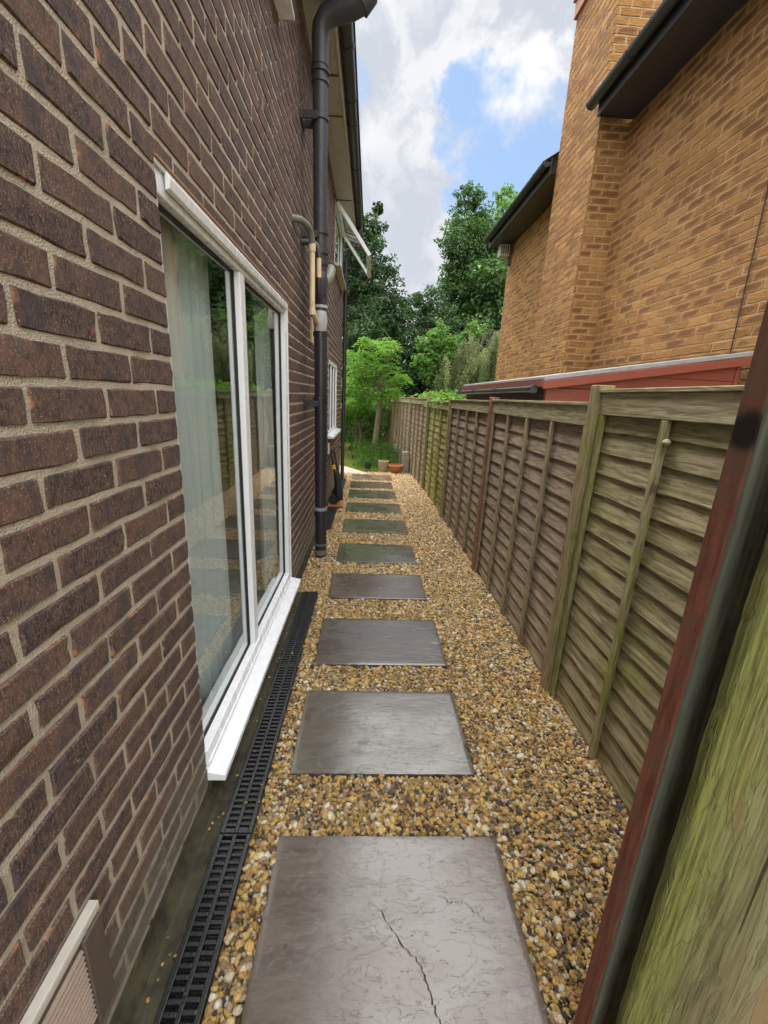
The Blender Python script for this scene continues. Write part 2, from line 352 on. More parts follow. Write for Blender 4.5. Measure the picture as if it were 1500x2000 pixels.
def greypost(t):
    p = t.obj(); g = t.noise(t.map(p, (1, 1, .07)), 80, 5, .65); b = t.noise(t.map(p, (1, 1, .3)), 20, 4, .65); x = t.sep(p)[0]
    c = t.mix(t.mr(g, .3, .7), (.06, .06, .056), (.18, .185, .16)); c = t.mix(t.m('MULTIPLY', t.mr(t.noise(p, 200, 3, .7), .58, .72), .4), c, (.20, .20, .17)); c = t.mix(t.m('MULTIPLY', t.mr(t.m('ADD', x, t.m('MULTIPLY', b, .04)), .020, .055, 1, 0), .6), c, (.17, .19, .145))
    c = t.mix(t.m('MULTIPLY', t.mr(b, .6, .75), .5), c, (.14, .13, .11))
    return t.pbr(c, .8, t.bump(g, .0012), .2)
mat('wet_grey_wood', greypost)
def greenboard(t):
    p = t.obj(); x, y, z = t.sep(p); w_ = t.noise(t.map(p, (1, 1, .13)), 20, 4, .55, 1.0); g = t.noise(t.map(p, (1, 1, .035)), 240, 6, .65, .3); b = t.noise(p, 5, 4, .6)
    c = t.ramp(t.m('ADD', t.m('MULTIPLY', w_, .6), t.m('MULTIPLY', g, .4)), [(.36, (.07, .058, .026)), (.47, (.14, .125, .062)), (.56, (.19, .18, .10)), (.68, (.25, .235, .145))])
    c = t.mix(t.m('MULTIPLY', t.mr(w_, .56, .66), .5), c, (.20, .10, .035))
    ms = t.mr(t.m('ADD', x, t.m('MULTIPLY', b, .16)), .10, .22, 1, 0); c = t.mix(t.m('MULTIPLY', ms, .72), c, t.mix(t.mr(g, .35, .65), (.055, .065, .012), (.17, .185, .035)))
    ring = t.m('ABSOLUTE', t.m('SUBTRACT', t.m('FRACT', t.m('MULTIPLY', w_, 9.)), .5)); rl_ = t.mr(ring, .0, .10, 1, 0)
    c = t.mix(t.m('MULTIPLY', rl_, .18), c, (.06, .05, .022))
    ck = t.mr(t.noise(t.map(p, (1, 1, .02)), 60, 3, .5), .70, .715); c = t.mix(t.m('MULTIPLY', ck, .85), c, (.02, .016, .01))
    c = t.mix(t.m('MULTIPLY', t.mr(t.noise(p, 160, 3, .7), .60, .72), .35), c, (.34, .33, .22))
    return t.pbr(c, .75, t.bump(t.m('SUBTRACT', t.m('ADD', g, t.m('MULTIPLY', w_, 1.)), t.m('ADD', rl_, t.m('MULTIPLY', ck, 2.))), .0010), .2)
mat('mossy_near_board', greenboard)
def redclad(t):
    p = t.obj(); g = t.noise(t.map(p, (.06, 1, 1)), 60, 5, .6); b = t.noise(p, 4, 4, .6)
    c = t.mix(g, (.25, .060, .042), (.36, .105, .072)); c = t.mix(t.mr(b, .5, .75, 0, .4), c, (.20, .05, .035))
    return t.pbr(c, .45, t.bump(g, .002), .4)
mat('red_cladding', redclad)
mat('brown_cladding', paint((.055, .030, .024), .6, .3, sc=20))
mat('flue_wood', paint((.22, .075, .055), .55, .4, sc=20))
def leafmat(c0, c1, c2, trans=.35, rough=.5):
    def f(t):
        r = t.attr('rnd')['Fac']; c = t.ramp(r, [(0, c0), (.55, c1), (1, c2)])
        a = t.pbr(c, rough, None, .35); b = t.n('ShaderNodeBsdfTranslucent', {'Color': t.mix(.5, c, tuple(min(1, x * 1.6) for x in c2))}).outputs[0]
        return t.n('ShaderNodeMixShader', {0: trans, 1: a, 2: b}).outputs[0]
    return f
mat('leaf_dark', leafmat((.012, .034, .012), (.026, .064, .020), (.060, .125, .030), .25))
mat('leaf_mid', leafmat((.015, .042, .011), (.036, .085, .018), (.085, .17, .034), .28))
mat('leaf_light', leafmat((.045, .11, .018), (.085, .19, .028), (.15, .29, .05)))
mat('leaf_bright', leafmat((.055, .14, .018), (.11, .25, .032), (.20, .38, .055), .42))
mat('leaf_grey', leafmat((.10, .14, .055), (.17, .22, .085), (.28, .33, .15), .35))
mat('leaf_olive', leafmat((.05, .07, .02), (.10, .12, .03), (.20, .17, .05)))
mat('grass_blade', leafmat((.06, .11, .02), (.14, .19, .03), (.30, .30, .07), .35))
mat('petal_orange', leafmat((.7, .08, .02), (.8, .2, .02), (.85, .35, .03), .3))
mat('bark', lambda t: t.pbr(t.mix(t.noise(t.map(t.obj(), (1, 1, .3)), 14, 5, .7), (.07, .055, .04), (.24, .20, .15)), .85, t.bump(t.noise(t.map(t.obj(), (1, 1, .2)), 40, 4), .01), .2))
mat('pale_bark', lambda t: t.pbr(t.mix(t.noise(t.map(t.obj(), (1, 1, .5)), 9, 5, .7), (.13, .12, .07), (.36, .31, .22)), .85, t.bump(t.noise(t.obj(), 40, 4), .01), .2))
def glass(t):
    fr = t.n('ShaderNodeFresnel', {'IOR': 1.5}).outputs[0]; bf = t.n('ShaderNodeNewGeometry').outputs['Backfacing']
    fr = t.m('MULTIPLY', t.m('MULTIPLY', fr, 1.7, clamp=True), t.m('SUBTRACT', 1., bf))
    n = t.bump(t.noise(t.map(t.obj(), (1, 1, .6)), 3.0, 2), .0012)
    return t.n('ShaderNodeMixShader', {0: fr, 1: t.n('ShaderNodeBsdfTransparent', {'Color': (.95, .98, .97, 1)}).outputs[0], 2: t.n('ShaderNodeBsdfGlossy', {'Roughness': .0, 'Color': (.95, .98, .97, 1), 'Normal': n}).outputs[0]}).outputs[0]
mat('window_glass', glass)
def net(t):
    p = t.obj(); n = t.noise(t.map(p, (1, 1, .1)), 30, 3)
    a = t.pbr(t.mix(n, (.62, .68, .70), (.80, .84, .85)), .9, None, .1); b = t.n('ShaderNodeBsdfTranslucent', {'Color': (.7, .76, .78, 1)}).outputs[0]
    return t.n('ShaderNodeMixShader', {0: .35, 1: a, 2: b}).outputs[0]
mat('net_fabric', net)

# ------------------------------------------------------------------ brickwork
def bricks(name, O, U, N, u0, u1, z0, z1, m_, parent, holes=(), L=.235, H=.08, zph=0., joint=.011, depth=.008, rough=.0016, uph=0., mort=None, nm='wall', inset=.0):
    """brick faces as real relief; O origin, U horizontal direction, N outward normal (numpy)"""
    O, U, N = map(np.array, (O, U, N)); Z = np.array([0, 0, 1.]); rects = []
    k0 = int(math.floor((z0 - zph) / H)); k1 = int(math.ceil((z1 - zph) / H))
    for k in range(k0, k1):
        a, b = zph + k * H + joint, zph + (k + 1) * H
        j = int(math.floor((u0 - uph) / L)) - 1
        while True:
            s = uph + (j + .5 * (k % 2)) * L; e = s + L - joint; j += 1
            if s > u1: break
            jit = random.uniform(-.002, .002); s += jit; e += jit
            segs = [(max(s, u0), min(e, u1), max(a, z0), min(b, z1))]
            for (h0, h1, g0, g1) in holes:
                out = []
                for (s0, s1, a0, b0) in segs:
                    if s1 <= h0 or s0 >= h1 or b0 <= g0 or a0 >= g1: out.append((s0, s1, a0, b0)); continue
                    if s0 < h0: out.append((s0, h0, a0, b0))
                    if s1 > h1: out.append((h1, s1, a0, b0))
                    if s0 >= h0 and s1 <= h1 or (b0 - a0) > .03:
                        if a0 < g0 - .012: out.append((max(s0, h0), min(s1, h1), a0, g0))
                        if b0 > g1 + .012: out.append((max(s0, h0), min(s1, h1), g1, b0))
                segs = out
            for q in segs:
                if q[1] - q[0] > .012 and q[3] - q[2] > .012: rects.append(q)
    rc = np.array(rects); n = len(rc)
    gx = np.array([0, .02, .25, .5, .75, .98, 1.]); gz = np.array([0, .07, .5, .93, 1.])
    nx, nz = len(gx), len(gz); GX, GZ = np.meshgrid(gx, gz)
    e = np.ones((nz, nx)); e[1:-1, 1:-1] = 0
    w_ = (rc[:, 1] - rc[:, 0])[:, None, None]; h_ = (rc[:, 3] - rc[:, 2])[:, None, None]
    fx = np.where(GX == .02, 0.004 / np.maximum(w_, .03), GX[None]); fx = np.where(GX[None] == .98, 1 - .004 / np.maximum(w_, .03), fx)
    us = rc[:, 0][:, None, None] + fx * w_; zs = rc[:, 2][:, None, None] + GZ[None] * h_
    dx = rng.normal(0, rough, (n, nz, nx)); dz = rng.normal(0, rough * .7, (n, nz, nx))
    dn = np.clip(rng.normal(0, rough * .4, (n, nz, nx)), -.0015, .002) + np.clip(rng.normal(0, .0008, n), -.0010, .0015)[:, None, None]; dn = np.where(e > 0, -depth, dn)
    P = O + (us + dx)[..., None] * U + (zs + dz)[..., None] * Z + dn[..., None] * N
    idx = np.arange(n * nz * nx).reshape(n, nz, nx)
    F = np.stack([idx[:, :-1, :-1], idx[:, :-1, 1:], idx[:, 1:, 1:], idx[:, 1:, :-1]], -1).reshape(-1, 4)
    if np.dot(np.cross(U, Z), N) < 0: F = F[:, ::-1]
    bk = np.zeros((n, nz, nx, 3)); bk[..., 0] = rng.random(n)[:, None, None]; bk[..., 1] = rng.random(n)[:, None, None]
    bk[..., 2] = np.minimum(np.minimum(fx, 1 - fx) * w_ / h_, np.minimum(GZ, 1 - GZ)[None]) * 1.0
    me = npmesh(nm, P.reshape(-1, 3), F, {'bk': ('FLOAT_VECTOR', bk)})
    o = link(nm, me, MATS[m_], parent, True); me.set_sharp_from_angle(angle=R_(32))
    # mortar bed behind, cut round the holes
    holes = [(max(h[0], u0), min(h[1], u1), max(h[2], z0), min(h[3], z1)) for h in holes]
    cu = sorted({u0 + inset, u1 - inset, *[h[0] for h in holes], *[h[1] for h in holes]}); cz = sorted({z0, z1, *[h[2] for h in holes], *[h[3] for h in holes]})
    mb = MB()
    for a, b in zip(cu[:-1], cu[1:]):
        for c, d in zip(cz[:-1], cz[1:]):
            if any(a >= h[0] - 1e-6 and b <= h[1] + 1e-6 and c >= h[2] - 1e-6 and d <= h[3] + 1e-6 for h in holes): continue
            q = [O + u * U + z * Z + k * N for k in (-.0042 if H > .08 else -.0045, -.11) for (u, z) in ((a, c), (b, c), (b, d), (a, d))]
            mb.add(q, [(0, 1, 2, 3), (7, 6, 5, 4), (0, 4, 5, 1), (1, 5, 6, 2), (2, 6, 7, 3), (3, 7, 4, 0)])
    mb.build('mortar', mort, o)
    return o

# ------------------------------------------------------------------ ground
def sheet(name, poly, z, m_, kind='structure'):
    me = D.meshes.new(name); me.from_pydata([(x, y, z) for x, y in poly], [], [tuple(range(len(poly)))]); me.update()
    return tag(link(name, me, MATS[m_]), kind=kind)
sheet('ground', [(-150, -60), (150, -60), (150, 240), (-150, 240)], -.06, 'lawn')
sheet('gravel_bed', [(-.75, -1.5), (1.35, -1.5), (1.3, 6), (1.1, 9.05), (-.6, 9.05)], -.022, 'grit')
mb = MB(); mb.prism([(-3.5, 9.9), (-3.5, 9.25), (-.45, 8.72), (.02, 8.68), (.05, 8.8), (-.12, 9.05), (-.5, 9.62), (-1.4, 10.2)], 'z', -.05, .004)
tag(mb.build('path', 'pale_path', bevel=.005), kind='structure')

# ------------------------------------------------------------------ slabs
SL = [(-.275, .545, .55, 1.17), (-.28, .535, 1.435, 1.965), (-.27, .555, 2.20, 2.745), (-.265, .545, 3.07, 3.555), (-.255, .55, 3.83, 4.36), (-.255, .555, 4.76, 5.31),
      (-.26, .545, 5.69, 6.20), (-.26, .53, 6.54, 7.11), (-.265, .515, 7.29, 7.85), (-.26, .55, 8.07, 8.62)]
SLAB_LABELS = ['large cracked brown grey wet stone slab nearest the camera, deep crack running down it',
 'wet grey stone slab, second from the near end of the path, beside the drain channel',
 'wet stone slab, third from the near end, brown on its left and silvery on its right',
 'brownish stepping slab, fourth from the near end, just past the end of the near drain grate',
 'green grey wet stone slab beside the foot of the black soil pipe',
 'stepping slab with thin pale streaks, sixth from the near end, just beyond the soil pipe foot',
 'dull olive grey slab, seventh from the near end, third before the far grey one',
 'plain dark slab beside the leaning black trolley, eighth from the near end',
 'dark blue grey slab streaked with pale wet lines, second from the far end',
 'dry reddish brown slab at the far end of the path, touching the concrete path']
def make_slab(i, x0, x1, y0, y1):
    y0_ = -.1 if False else y0
    w_, d_ = x1 - x0, y1 - y0_; nx, ny = 72, 48
    gx = np.linspace(0, 1, nx); gy = np.linspace(0, 1, ny); X, Y = np.meshgrid(gx, gy)
    V = np.zeros((ny, nx, 3)); V[..., 0] = (X - .5) * w_; V[..., 1] = (Y - .5) * d_
    for a in range(ny):
        for b in range(nx):
            p = Vector((V[a, b, 0] * 2.2 + i * 5.3, V[a, b, 1] * 5, 0)); V[a, b, 2] = noise.fractal(p, 1, 2, 4) * .0010
    for b in range(nx):     # chipped, hand-cut edges
        for a, sg in ((0, 1), (ny - 1, -1)): V[a, b, 1] += sg * (abs(noise.noise(Vector((V[a, b, 0] * 14, i * 3 + a, 0)))) * .006); V[a, b, 2] -= .0015
    for a in range(ny):
        for b, sg in ((0, 1), (nx - 1, -1)): V[a, b, 0] += sg * (abs(noise.noise(Vector((V[a, b, 1] * 14, i * 3 + b, 4)))) * .006); V[a, b, 2] -= .0015
    idx = np.arange(ny * nx).reshape(ny, nx)
    F = np.stack([idx[:-1, :-1], idx[:-1, 1:], idx[1:, 1:], idx[1:, :-1]], -1).reshape(-1, 4)
    rim = np.concatenate([idx[0, :], idx[1:, -1], idx[-1, -2::-1], idx[-2:0:-1, 0]]); low = V.reshape(-1, 3)[rim].copy(); low[:, 2] = -.03
    o_ = ny * nx; n = len(rim); k = np.arange(n); F2 = np.stack([rim, k + o_, (k + 1) % n + o_, rim[(k + 1) % n]], -1)[:, ::-1]
    F2 = F2[:, ::-1]
    me = npmesh('paving_slab', np.concatenate([V.reshape(-1, 3), low]), np.concatenate([F, F2]))
    ob = link('paving_slab', me, MATS['riven_stone_%d' % i], None, True); me.set_sharp_from_angle(angle=R_(50))
    ob.location = ((x0 + x1) / 2, (y0_ + y1) / 2, .008); ob.rotation_euler = (random.uniform(-.003, .003), random.uniform(-.004, .004), random.uniform(-.006, .006))
    tag(ob, SLAB_LABELS[i], 'paving slab', 'stepping slabs set in the gravel'); return ob
for i, s in enumerate(SL): make_slab(i, *s)
# two deep cracks of the nearest slab, as jagged grooves filled dark
def crack(pts, wid):
    mb = MB(); P = []
    for (a, b) in zip(pts[:-1], pts[1:]):
        for k in range(8):
            q = k / 8; P.append((a[0] + (b[0] - a[0]) * q + random.uniform(-1, 1) * .004, a[1] + (b[1] - a[1]) * q + random.uniform(-1, 1) * .004))
    n = len(P)
    vs = []; 
    for i, (x, y) in enumerate(P):
        w_ = wid * (.25 + .75 * math.sin(math.pi * (i + .5) / n)) * random.uniform(.5, 1.3)
        vs += [(x - w_, y + w_ * .3, .0115), (x + w_, y - w_ * .3, .0115)]
    mb.add(vs, [(2 * i, 2 * i + 1, 2 * i + 3, 2 * i + 2) for i in range(n - 1)]); return mb
sl0 = [o for o in COL.objects if o.name.startswith('paving_slab')][0]
mat('crack_dark', lambda t: t.pbr((.022, .015, .012), .7))
for pts, wd in (([(.02, 1.0), (.10, .93), (.165, .84), (.215, .80), (.235, .72), (.265, .66), (.29, .56)], .0022), ([(.27, .985), (.33, .955), (.375, .955), (.43, .905), (.53, .885)], .0014)):
    c = crack(pts, wd).build('crack', 'crack_dark', fix=False); c.parent = sl0; c.matrix_parent_inverse = Matrix.Translation(sl0.location).inverted()

# ------------------------------------------------------------------ gravel
def fence_x(y):
    P = [(-1, 1.14), (5.6, 1.13), (7.45, 1.10), (9.3, .98), (11.1, .80), (12.9, .62)]
    return np.interp(y, [p[0] for p in P], [p[1] for p in P])
def gravel_points():
    out = []
    for (ya, yb, sp, layers) in ((-.2, 3.6, .0122, 2), (3.6, 9.15, .0160, 2)):
        for L_ in range(layers):
            xs = np.arange(-.60, 1.36, sp); ys = np.arange(ya, yb, sp); X, Y = np.meshgrid(xs, ys)
            X = (X + rng.uniform(-.5, .5, X.shape) * sp).ravel(); Y = (Y + rng.uniform(-.5, .5, Y.shape) * sp).ravel()
            left = -.6 + .009 * Y
            ok = (X > np.where(Y < 3.17, left + .222, np.where((Y > 4.85) & (Y < 8.4), left + .17, left + .015))) & (X < fence_x(Y) - .0)
            ok &= ~((Y > 8.95) & (X < .3)) & (rng.random(X.shape) > np.clip((Y - 8.9) * 4, 0, 1))
            for (x0, x1, y0, y1) in SL:
                ins = (X > x0 + .003) & (X < x1 - .003) & (Y > y0 + .003) & (Y < y1 - .003)
                nr = (X > x0 - .007) & (X < x1 + .007) & (Y > y0 - .007) & (Y < y1 + .007) & (rng.random(X.shape) < .65); ok &= ~ins & ~nr
            X, Y = X[ok], Y[ok]; Z = (-.014 if L_ == 0 else -.005) + rng.normal(0, .0025, len(X)) + (rng.random(len(X)) < .04) * .006 * L_
            out.append(np.stack([X, Y, Z, np.full(len(X), L_)], 1))
    # strays on the grate and near slabs
    q = np.array([(-.44, .75, .010, 1), (-.43, 1.3, .010, 1), (-.45, 1.9, .010, 1), (-.42, 2.3, .010, 1), (-.46, 1.55, .010, 1), (.42, 1.166, .012, 1)]); out.append(q)
    yy = rng.uniform(.6, 3.1, 46); out.insert(0, np.stack([-.6 + .009 * yy + rng.choice([.052, .07, .083, .20], 46) + rng.uniform(-.008, .008, 46), yy, np.full(46, .004), np.ones(46)], 1))
    return np.concatenate(out)
P = gravel_points(); n = len(P); print('pebbles', n)
sz = np.clip(rng.lognormal(math.log(.0070), .32, n), .0036, .0155); sz = np.where(P[:, 1] > 3.6, sz * 1.15, sz); sz[-6:] = .006; sz[:46] = rng.uniform(.0026, .0052, 46)
scl = np.stack([sz * rng.uniform(.9, 1.45, n), sz * rng.uniform(.75, 1.1, n), sz * rng.uniform(.5, .85, n)], 1)
rot = np.stack([rng.normal(0, .45, n), rng.normal(0, .45, n), rng.uniform(0, 6.28, n)], 1)
me = D.meshes.new('gravel'); me.vertices.add(n); me.vertices.foreach_set('co', P[:, :3].astype(np.float32).ravel())
for an, ty, arr in (('prot', 'FLOAT_VECTOR', rot), ('pscl', 'FLOAT_VECTOR', scl), ('prnd', 'FLOAT', rng.random(n)), ('prnd2', 'FLOAT', rng.random(n))):
    a = me.attributes.new(an, ty, 'POINT'); a.data.foreach_set('vector' if ty == 'FLOAT_VECTOR' else 'value', arr.astype(np.float32).ravel())
gv = link('gravel', me); tag(gv, 'wet golden brown pebble gravel filling the side passage', 'gravel', kind='stuff')
ng = D.node_groups.new('pebbles', 'GeometryNodeTree'); ng.interface.new_socket('Geometry', in_out='INPUT', socket_type='NodeSocketGeometry'); ng.interface.new_socket('Geometry', in_out='OUTPUT', socket_type='NodeSocketGeometry')
g = ng.nodes; lk = ng.links.new; gi = g.new('NodeGroupInput'); go = g.new('NodeGroupOutput')
join = g.new('GeometryNodeGeometryToInstance')
for k in range(6):
    ico = g.new('GeometryNodeMeshIcoSphere'); ico.inputs['Subdivisions'].default_value = 3; ico.inputs['Radius'].default_value = 1
    sp = g.new('GeometryNodeSetPosition'); nz = g.new('ShaderNodeTexNoise'); nz.noise_dimensions = '4D'; nz.inputs['W'].default_value = k * 3.7; nz.inputs['Scale'].default_value = .75; nz.inputs['Detail'].default_value = 2.
    sub = g.new('ShaderNodeVectorMath'); sub.operation = 'SUBTRACT'; sub.inputs[1].default_value = (.5, .5, .5)
    scn = g.new('ShaderNodeVectorMath'); scn.operation = 'SCALE'; scn.inputs['Scale'].default_value = .9
    lk(nz.outputs['Color'], sub.inputs[0]); lk(sub.outputs[0], scn.inputs[0]); lk(scn.outputs[0], sp.inputs['Offset']); lk(ico.outputs[0], sp.inputs['Geometry'])
    sm = g.new('GeometryNodeSetShadeSmooth'); lk(sp.outputs[0], sm.inputs['Geometry'])
    sm_ = g.new('GeometryNodeSetMaterial'); sm_.inputs['Material'].default_value = MATS['pebble']; lk(sm.outputs[0], sm_.inputs['Geometry']); lk(sm_.outputs[0], join.inputs[0])
iop = g.new('GeometryNodeInstanceOnPoints'); iop.inputs['Pick Instance'].default_value = True
def named(nm, ty):
    x = g.new('GeometryNodeInputNamedAttribute'); x.data_type = ty; x.inputs['Name'].default_value = nm; return x.outputs['Attribute']
lk(gi.outputs[0], iop.inputs['Points']); lk(join.outputs[0], iop.inputs['Instance'])
e2r = g.new('FunctionNodeEulerToRotation'); lk(named('prot', 'FLOAT_VECTOR'), e2r.inputs[0]); lk(e2r.outputs[0], iop.inputs['Rotation']); lk(named('pscl', 'FLOAT_VECTOR'), iop.inputs['Scale'])
lk(iop.outputs[0], go.inputs[0]); md = gv.modifiers.new('pebbles', 'NODES'); md.node_group = ng

# ------------------------------------------------------------------ left house (local frame: x = out of the wall, y along it)
HA = -.009
house = empty('brick_house', (-.6, 0, 0), HA, 'dark brown brick house with white framed windows and black pipes', 'house')
WIN = (1.34, 3.18, .085, 2.19); LOW = (6.02, 7.42, 1.02, 2.06); UPW = (6.72, 8.2, 3.42, 4.22); TOPW = (1.2, 2.95, 3.66, 4.22)
wall = bricks('wall', (0, 0, 0), (0, 1, 0), (1, 0, 0), -1.4, 8.5, -.08, 4.27, 'brown_brick', house, holes=(WIN, LOW, UPW, TOPW), joint=.013, depth=.006, rough=.0020, L=.228, H=.0805, zph=.06, uph=.095, mort='mortar')
mb = MB(); mb.box((-6, 8.38, -.1), (-.12, 8.5, 4.27)); mb.box((-6, -1.4, -.1), (-.12, -1.28, 4.27)); mb.each('side_wall', 'mortar', house)
# window (big one)
def window(y0, y1, z0, z1, glassx, fw, mull, parent, cill=None, bead=.009, thick=.07):
    f = MB()
    f.box((glassx - thick / 2, y0, z0), (glassx + thick / 2, y0 + fw, z1)); f.box((glassx - thick / 2, y1 - fw, z0), (glassx + thick / 2, y1, z1))
    f.box((glassx - thick / 2 + .001, y0 + fw, z1 - fw), (glassx + thick / 2 - .001, y1 - fw, z1)); f.box((glassx - thick / 2 + .001, y0 + fw, z0), (glassx + thick / 2 - .001, y1 - fw, z0 + fw))
    for m_ in mull: f.box((glassx - thick / 2 + .003, m_ - fw * .6, z0 + fw), (glassx + thick / 2 - .003, m_ + fw * .6, z1 - fw))
    fo = f.build('window', 'white_upvc', parent, bevel=.004)
    edges = [y0 + fw] + [v for m_ in mull for v in (m_ - fw * .6, m_ + fw * .6)] + [y1 - fw]
    for a, b in zip(edges[0::2], edges[1::2]):
        g_ = MB(); c_, d_ = z0 + fw, z1 - fw; t_ = .004
        for (q0, q1, q2, q3) in ((a, a + bead, c_, d_), (b - bead, b, c_, d_), (a + bead, b - bead, d_ - bead, d_), (a + bead, b - bead, c_, c_ + bead)):
            g_.box((glassx - .013, q0, q2), (glassx + .005, q1, q3))
        g_.build('gasket', 'rubber', fo)
        p_ = MB(); p_.box((glassx - .010, a + bead * .6, c_ + bead * .6), (glassx - .002, b - bead * .6, d_ - bead * .6)); p_.build('pane', 'window_glass', fo)
    return fo
wo = window(1.298, 3.165, .13, 2.175, -.045, .062, [2.145], house)
c = MB(); c.prism([(-.09, .128), (-.008, .126), (.068, .110), (.071, .106), (.071, .082), (-.09, .080)], 'y', 1.335, 3.185); co = c.build('sill', 'white_upvc', wo, bevel=.003)
c = MB(); c.prism([(-.085, .1285), (-.004, .1285), (-.004, .20), (-.085, .20)], 'y', 1.361, 3.10); c.prism([(-.004, .150), (.004, .146), (.004, .132), (-.004, .13)], 'y', 1.361, 3.10)
c.build('bottom_rail', 'white_upvc', wo, bevel=.003)
c = MB(); c.box((-.075, 1.34, 2.176), (-.002, 3.18, 2.189)); c.prism([(-.006, 2.135), (.006, 2.14), (.010, 2.165), (.002, 2.18), (-.006, 2.18)], 'y', 1.40, 3.12); c.build('head_trim', 'white_upvc', wo, bevel=.002)
c = MB(); c.box((-.1, 3.166, .13), (-.005, 3.182, 2.175)); c.each('edge_trim', 'white_upvc', wo)
c = MB(); c.box((-.11, 1.34, 2.19), (.004, 3.18, 2.196)); c.build('lintel', 'clay_vent', house)
# room behind it
r = MB(); r.box((-4, -.5, .10), (-.12, 4.4, .14)); r.box((-4.05, -.5, .14), (-4, 4.4, 2.5)); r.box((-4, -.55, .14), (-.12, -.5, 2.5)); r.box((-4, 4.4, .14), (-.12, 4.45, 2.5)); r.box((-4, -.5, 2.5), (-.12, 4.4, 2.55))
r.build('room', 'room_wall', house)
def curtain(y0, y1, off, lab):
    n = 120; seg = 14; V = []; A = math.sin(HA); 
    for k in range(seg):
        z = .16 + (2.38 - .16) * k / (seg - 1)
        for i in range(n):
            q = i / (n - 1); y = y0 + (y1 - y0) * q; amp = .022 * (1.1 - .5 * k / seg)
            x = off + amp * math.sin(q * (y1 - y0) * 62 + .6 * math.sin(q * 9)) + .006 * math.sin(q * 70 + k * .4)
            V.append((x, y, z))
    idx = np.arange(seg * n).reshape(seg, n); F = np.stack([idx[:-1, :-1], idx[:-1, 1:], idx[1:, 1:], idx[1:, :-1]], -1).reshape(-1, 4)
    o = link('net_curtain', npmesh('net_curtain', V, F), MATS['net_fabric'], None, True); o.location = (-.6, 0, 0); o.rotation_euler.z = HA
    s_ = o.modifiers.new('thick', 'SOLIDIFY'); s_.thickness = .0015
    tag(o, lab, 'curtain', 'net curtains behind the big window')
curtain(1.25, 2.06, -.135, 'pale net curtain gathered in folds behind the near pane of the big window')
curtain(2.80, 3.2, -.135, 'narrow gathered net curtain at the far edge of the big window')
# lower far window, upper far window with open sash, first-floor window
wo2 = window(*LOW, -.03, .05, [6.5, 6.95], house, thick=.06); c = MB(); c.prism([(-.08, 1.03), (.0, 1.028), (.085, 1.012), (.085, .985), (-.08, .985)], 'y', 5.98, 7.46); c.build('sill', 'white_upvc', wo2, bevel=.002)
wo3 = window(*UPW, -.03, .05, [8.02], house, thick=.06)
c = MB(); c.prism([(-.08, 3.42), (.0, 3.418), (.09, 3.402), (.09, 3.375), (-.08, 3.375)], 'y', 6.68, 8.24); c.build('sill', 'vent_pale', wo3, bevel=.002)
# top-hung sash swung outwards, hinge along y at the head
hz, hx = 4.20, .02; bx, bz = .50, 3.56
dS = Vector((bx - hx, 0, bz - hz)); Ls = dS.length; dS.normalize(); nS = Vector((dS.z, 0, -dS.x)).normalized() * -1
Ms = Matrix(((dS.x, 0, nS.x, hx), (0, 1, 0, 0), (dS.z, 0, nS.z, hz), (0, 0, 0, 1)))
f = MB(); ya, yb = 6.78, 7.98; b_ = .06
for q in (((0, ya, -.025), (Ls, ya + b_, .025)), ((0, yb - b_, -.025), (Ls, yb, .025)), ((.001, ya + b_, -.024), (b_, yb - b_, .024)), ((Ls - b_, ya + b_, -.024), (Ls - .001, yb - b_, .024))): f.box(*q, M=Ms)
sa = f.build('open_sash', 'white_upvc', wo3, bevel=.004)
p_ = MB(); p_.box((b_ * .8, ya + b_ * .8, -.006), (Ls - b_ * .8, yb - b_ * .8, .002), M=Ms); p_.build('pane', 'window_glass', sa)
p_ = MB()
for y in (ya + .03, yb - .03): p_.tube([(.0, y, 3.95), (.19, y, 3.99)], .006, 6)
p_.each('stay', 'lead', sa)
wo4 = window(*TOPW, -.03, .055, [2.1], house, thick=.06)
c = MB(); c.prism([(-.08, 3.665), (.0, 3.66), (.088, 3.645), (.09, 3.62), (-.08, 3.62)], 'y', 1.14, 3.02); c.build('sill', 'white_upvc', wo4, bevel=.003)
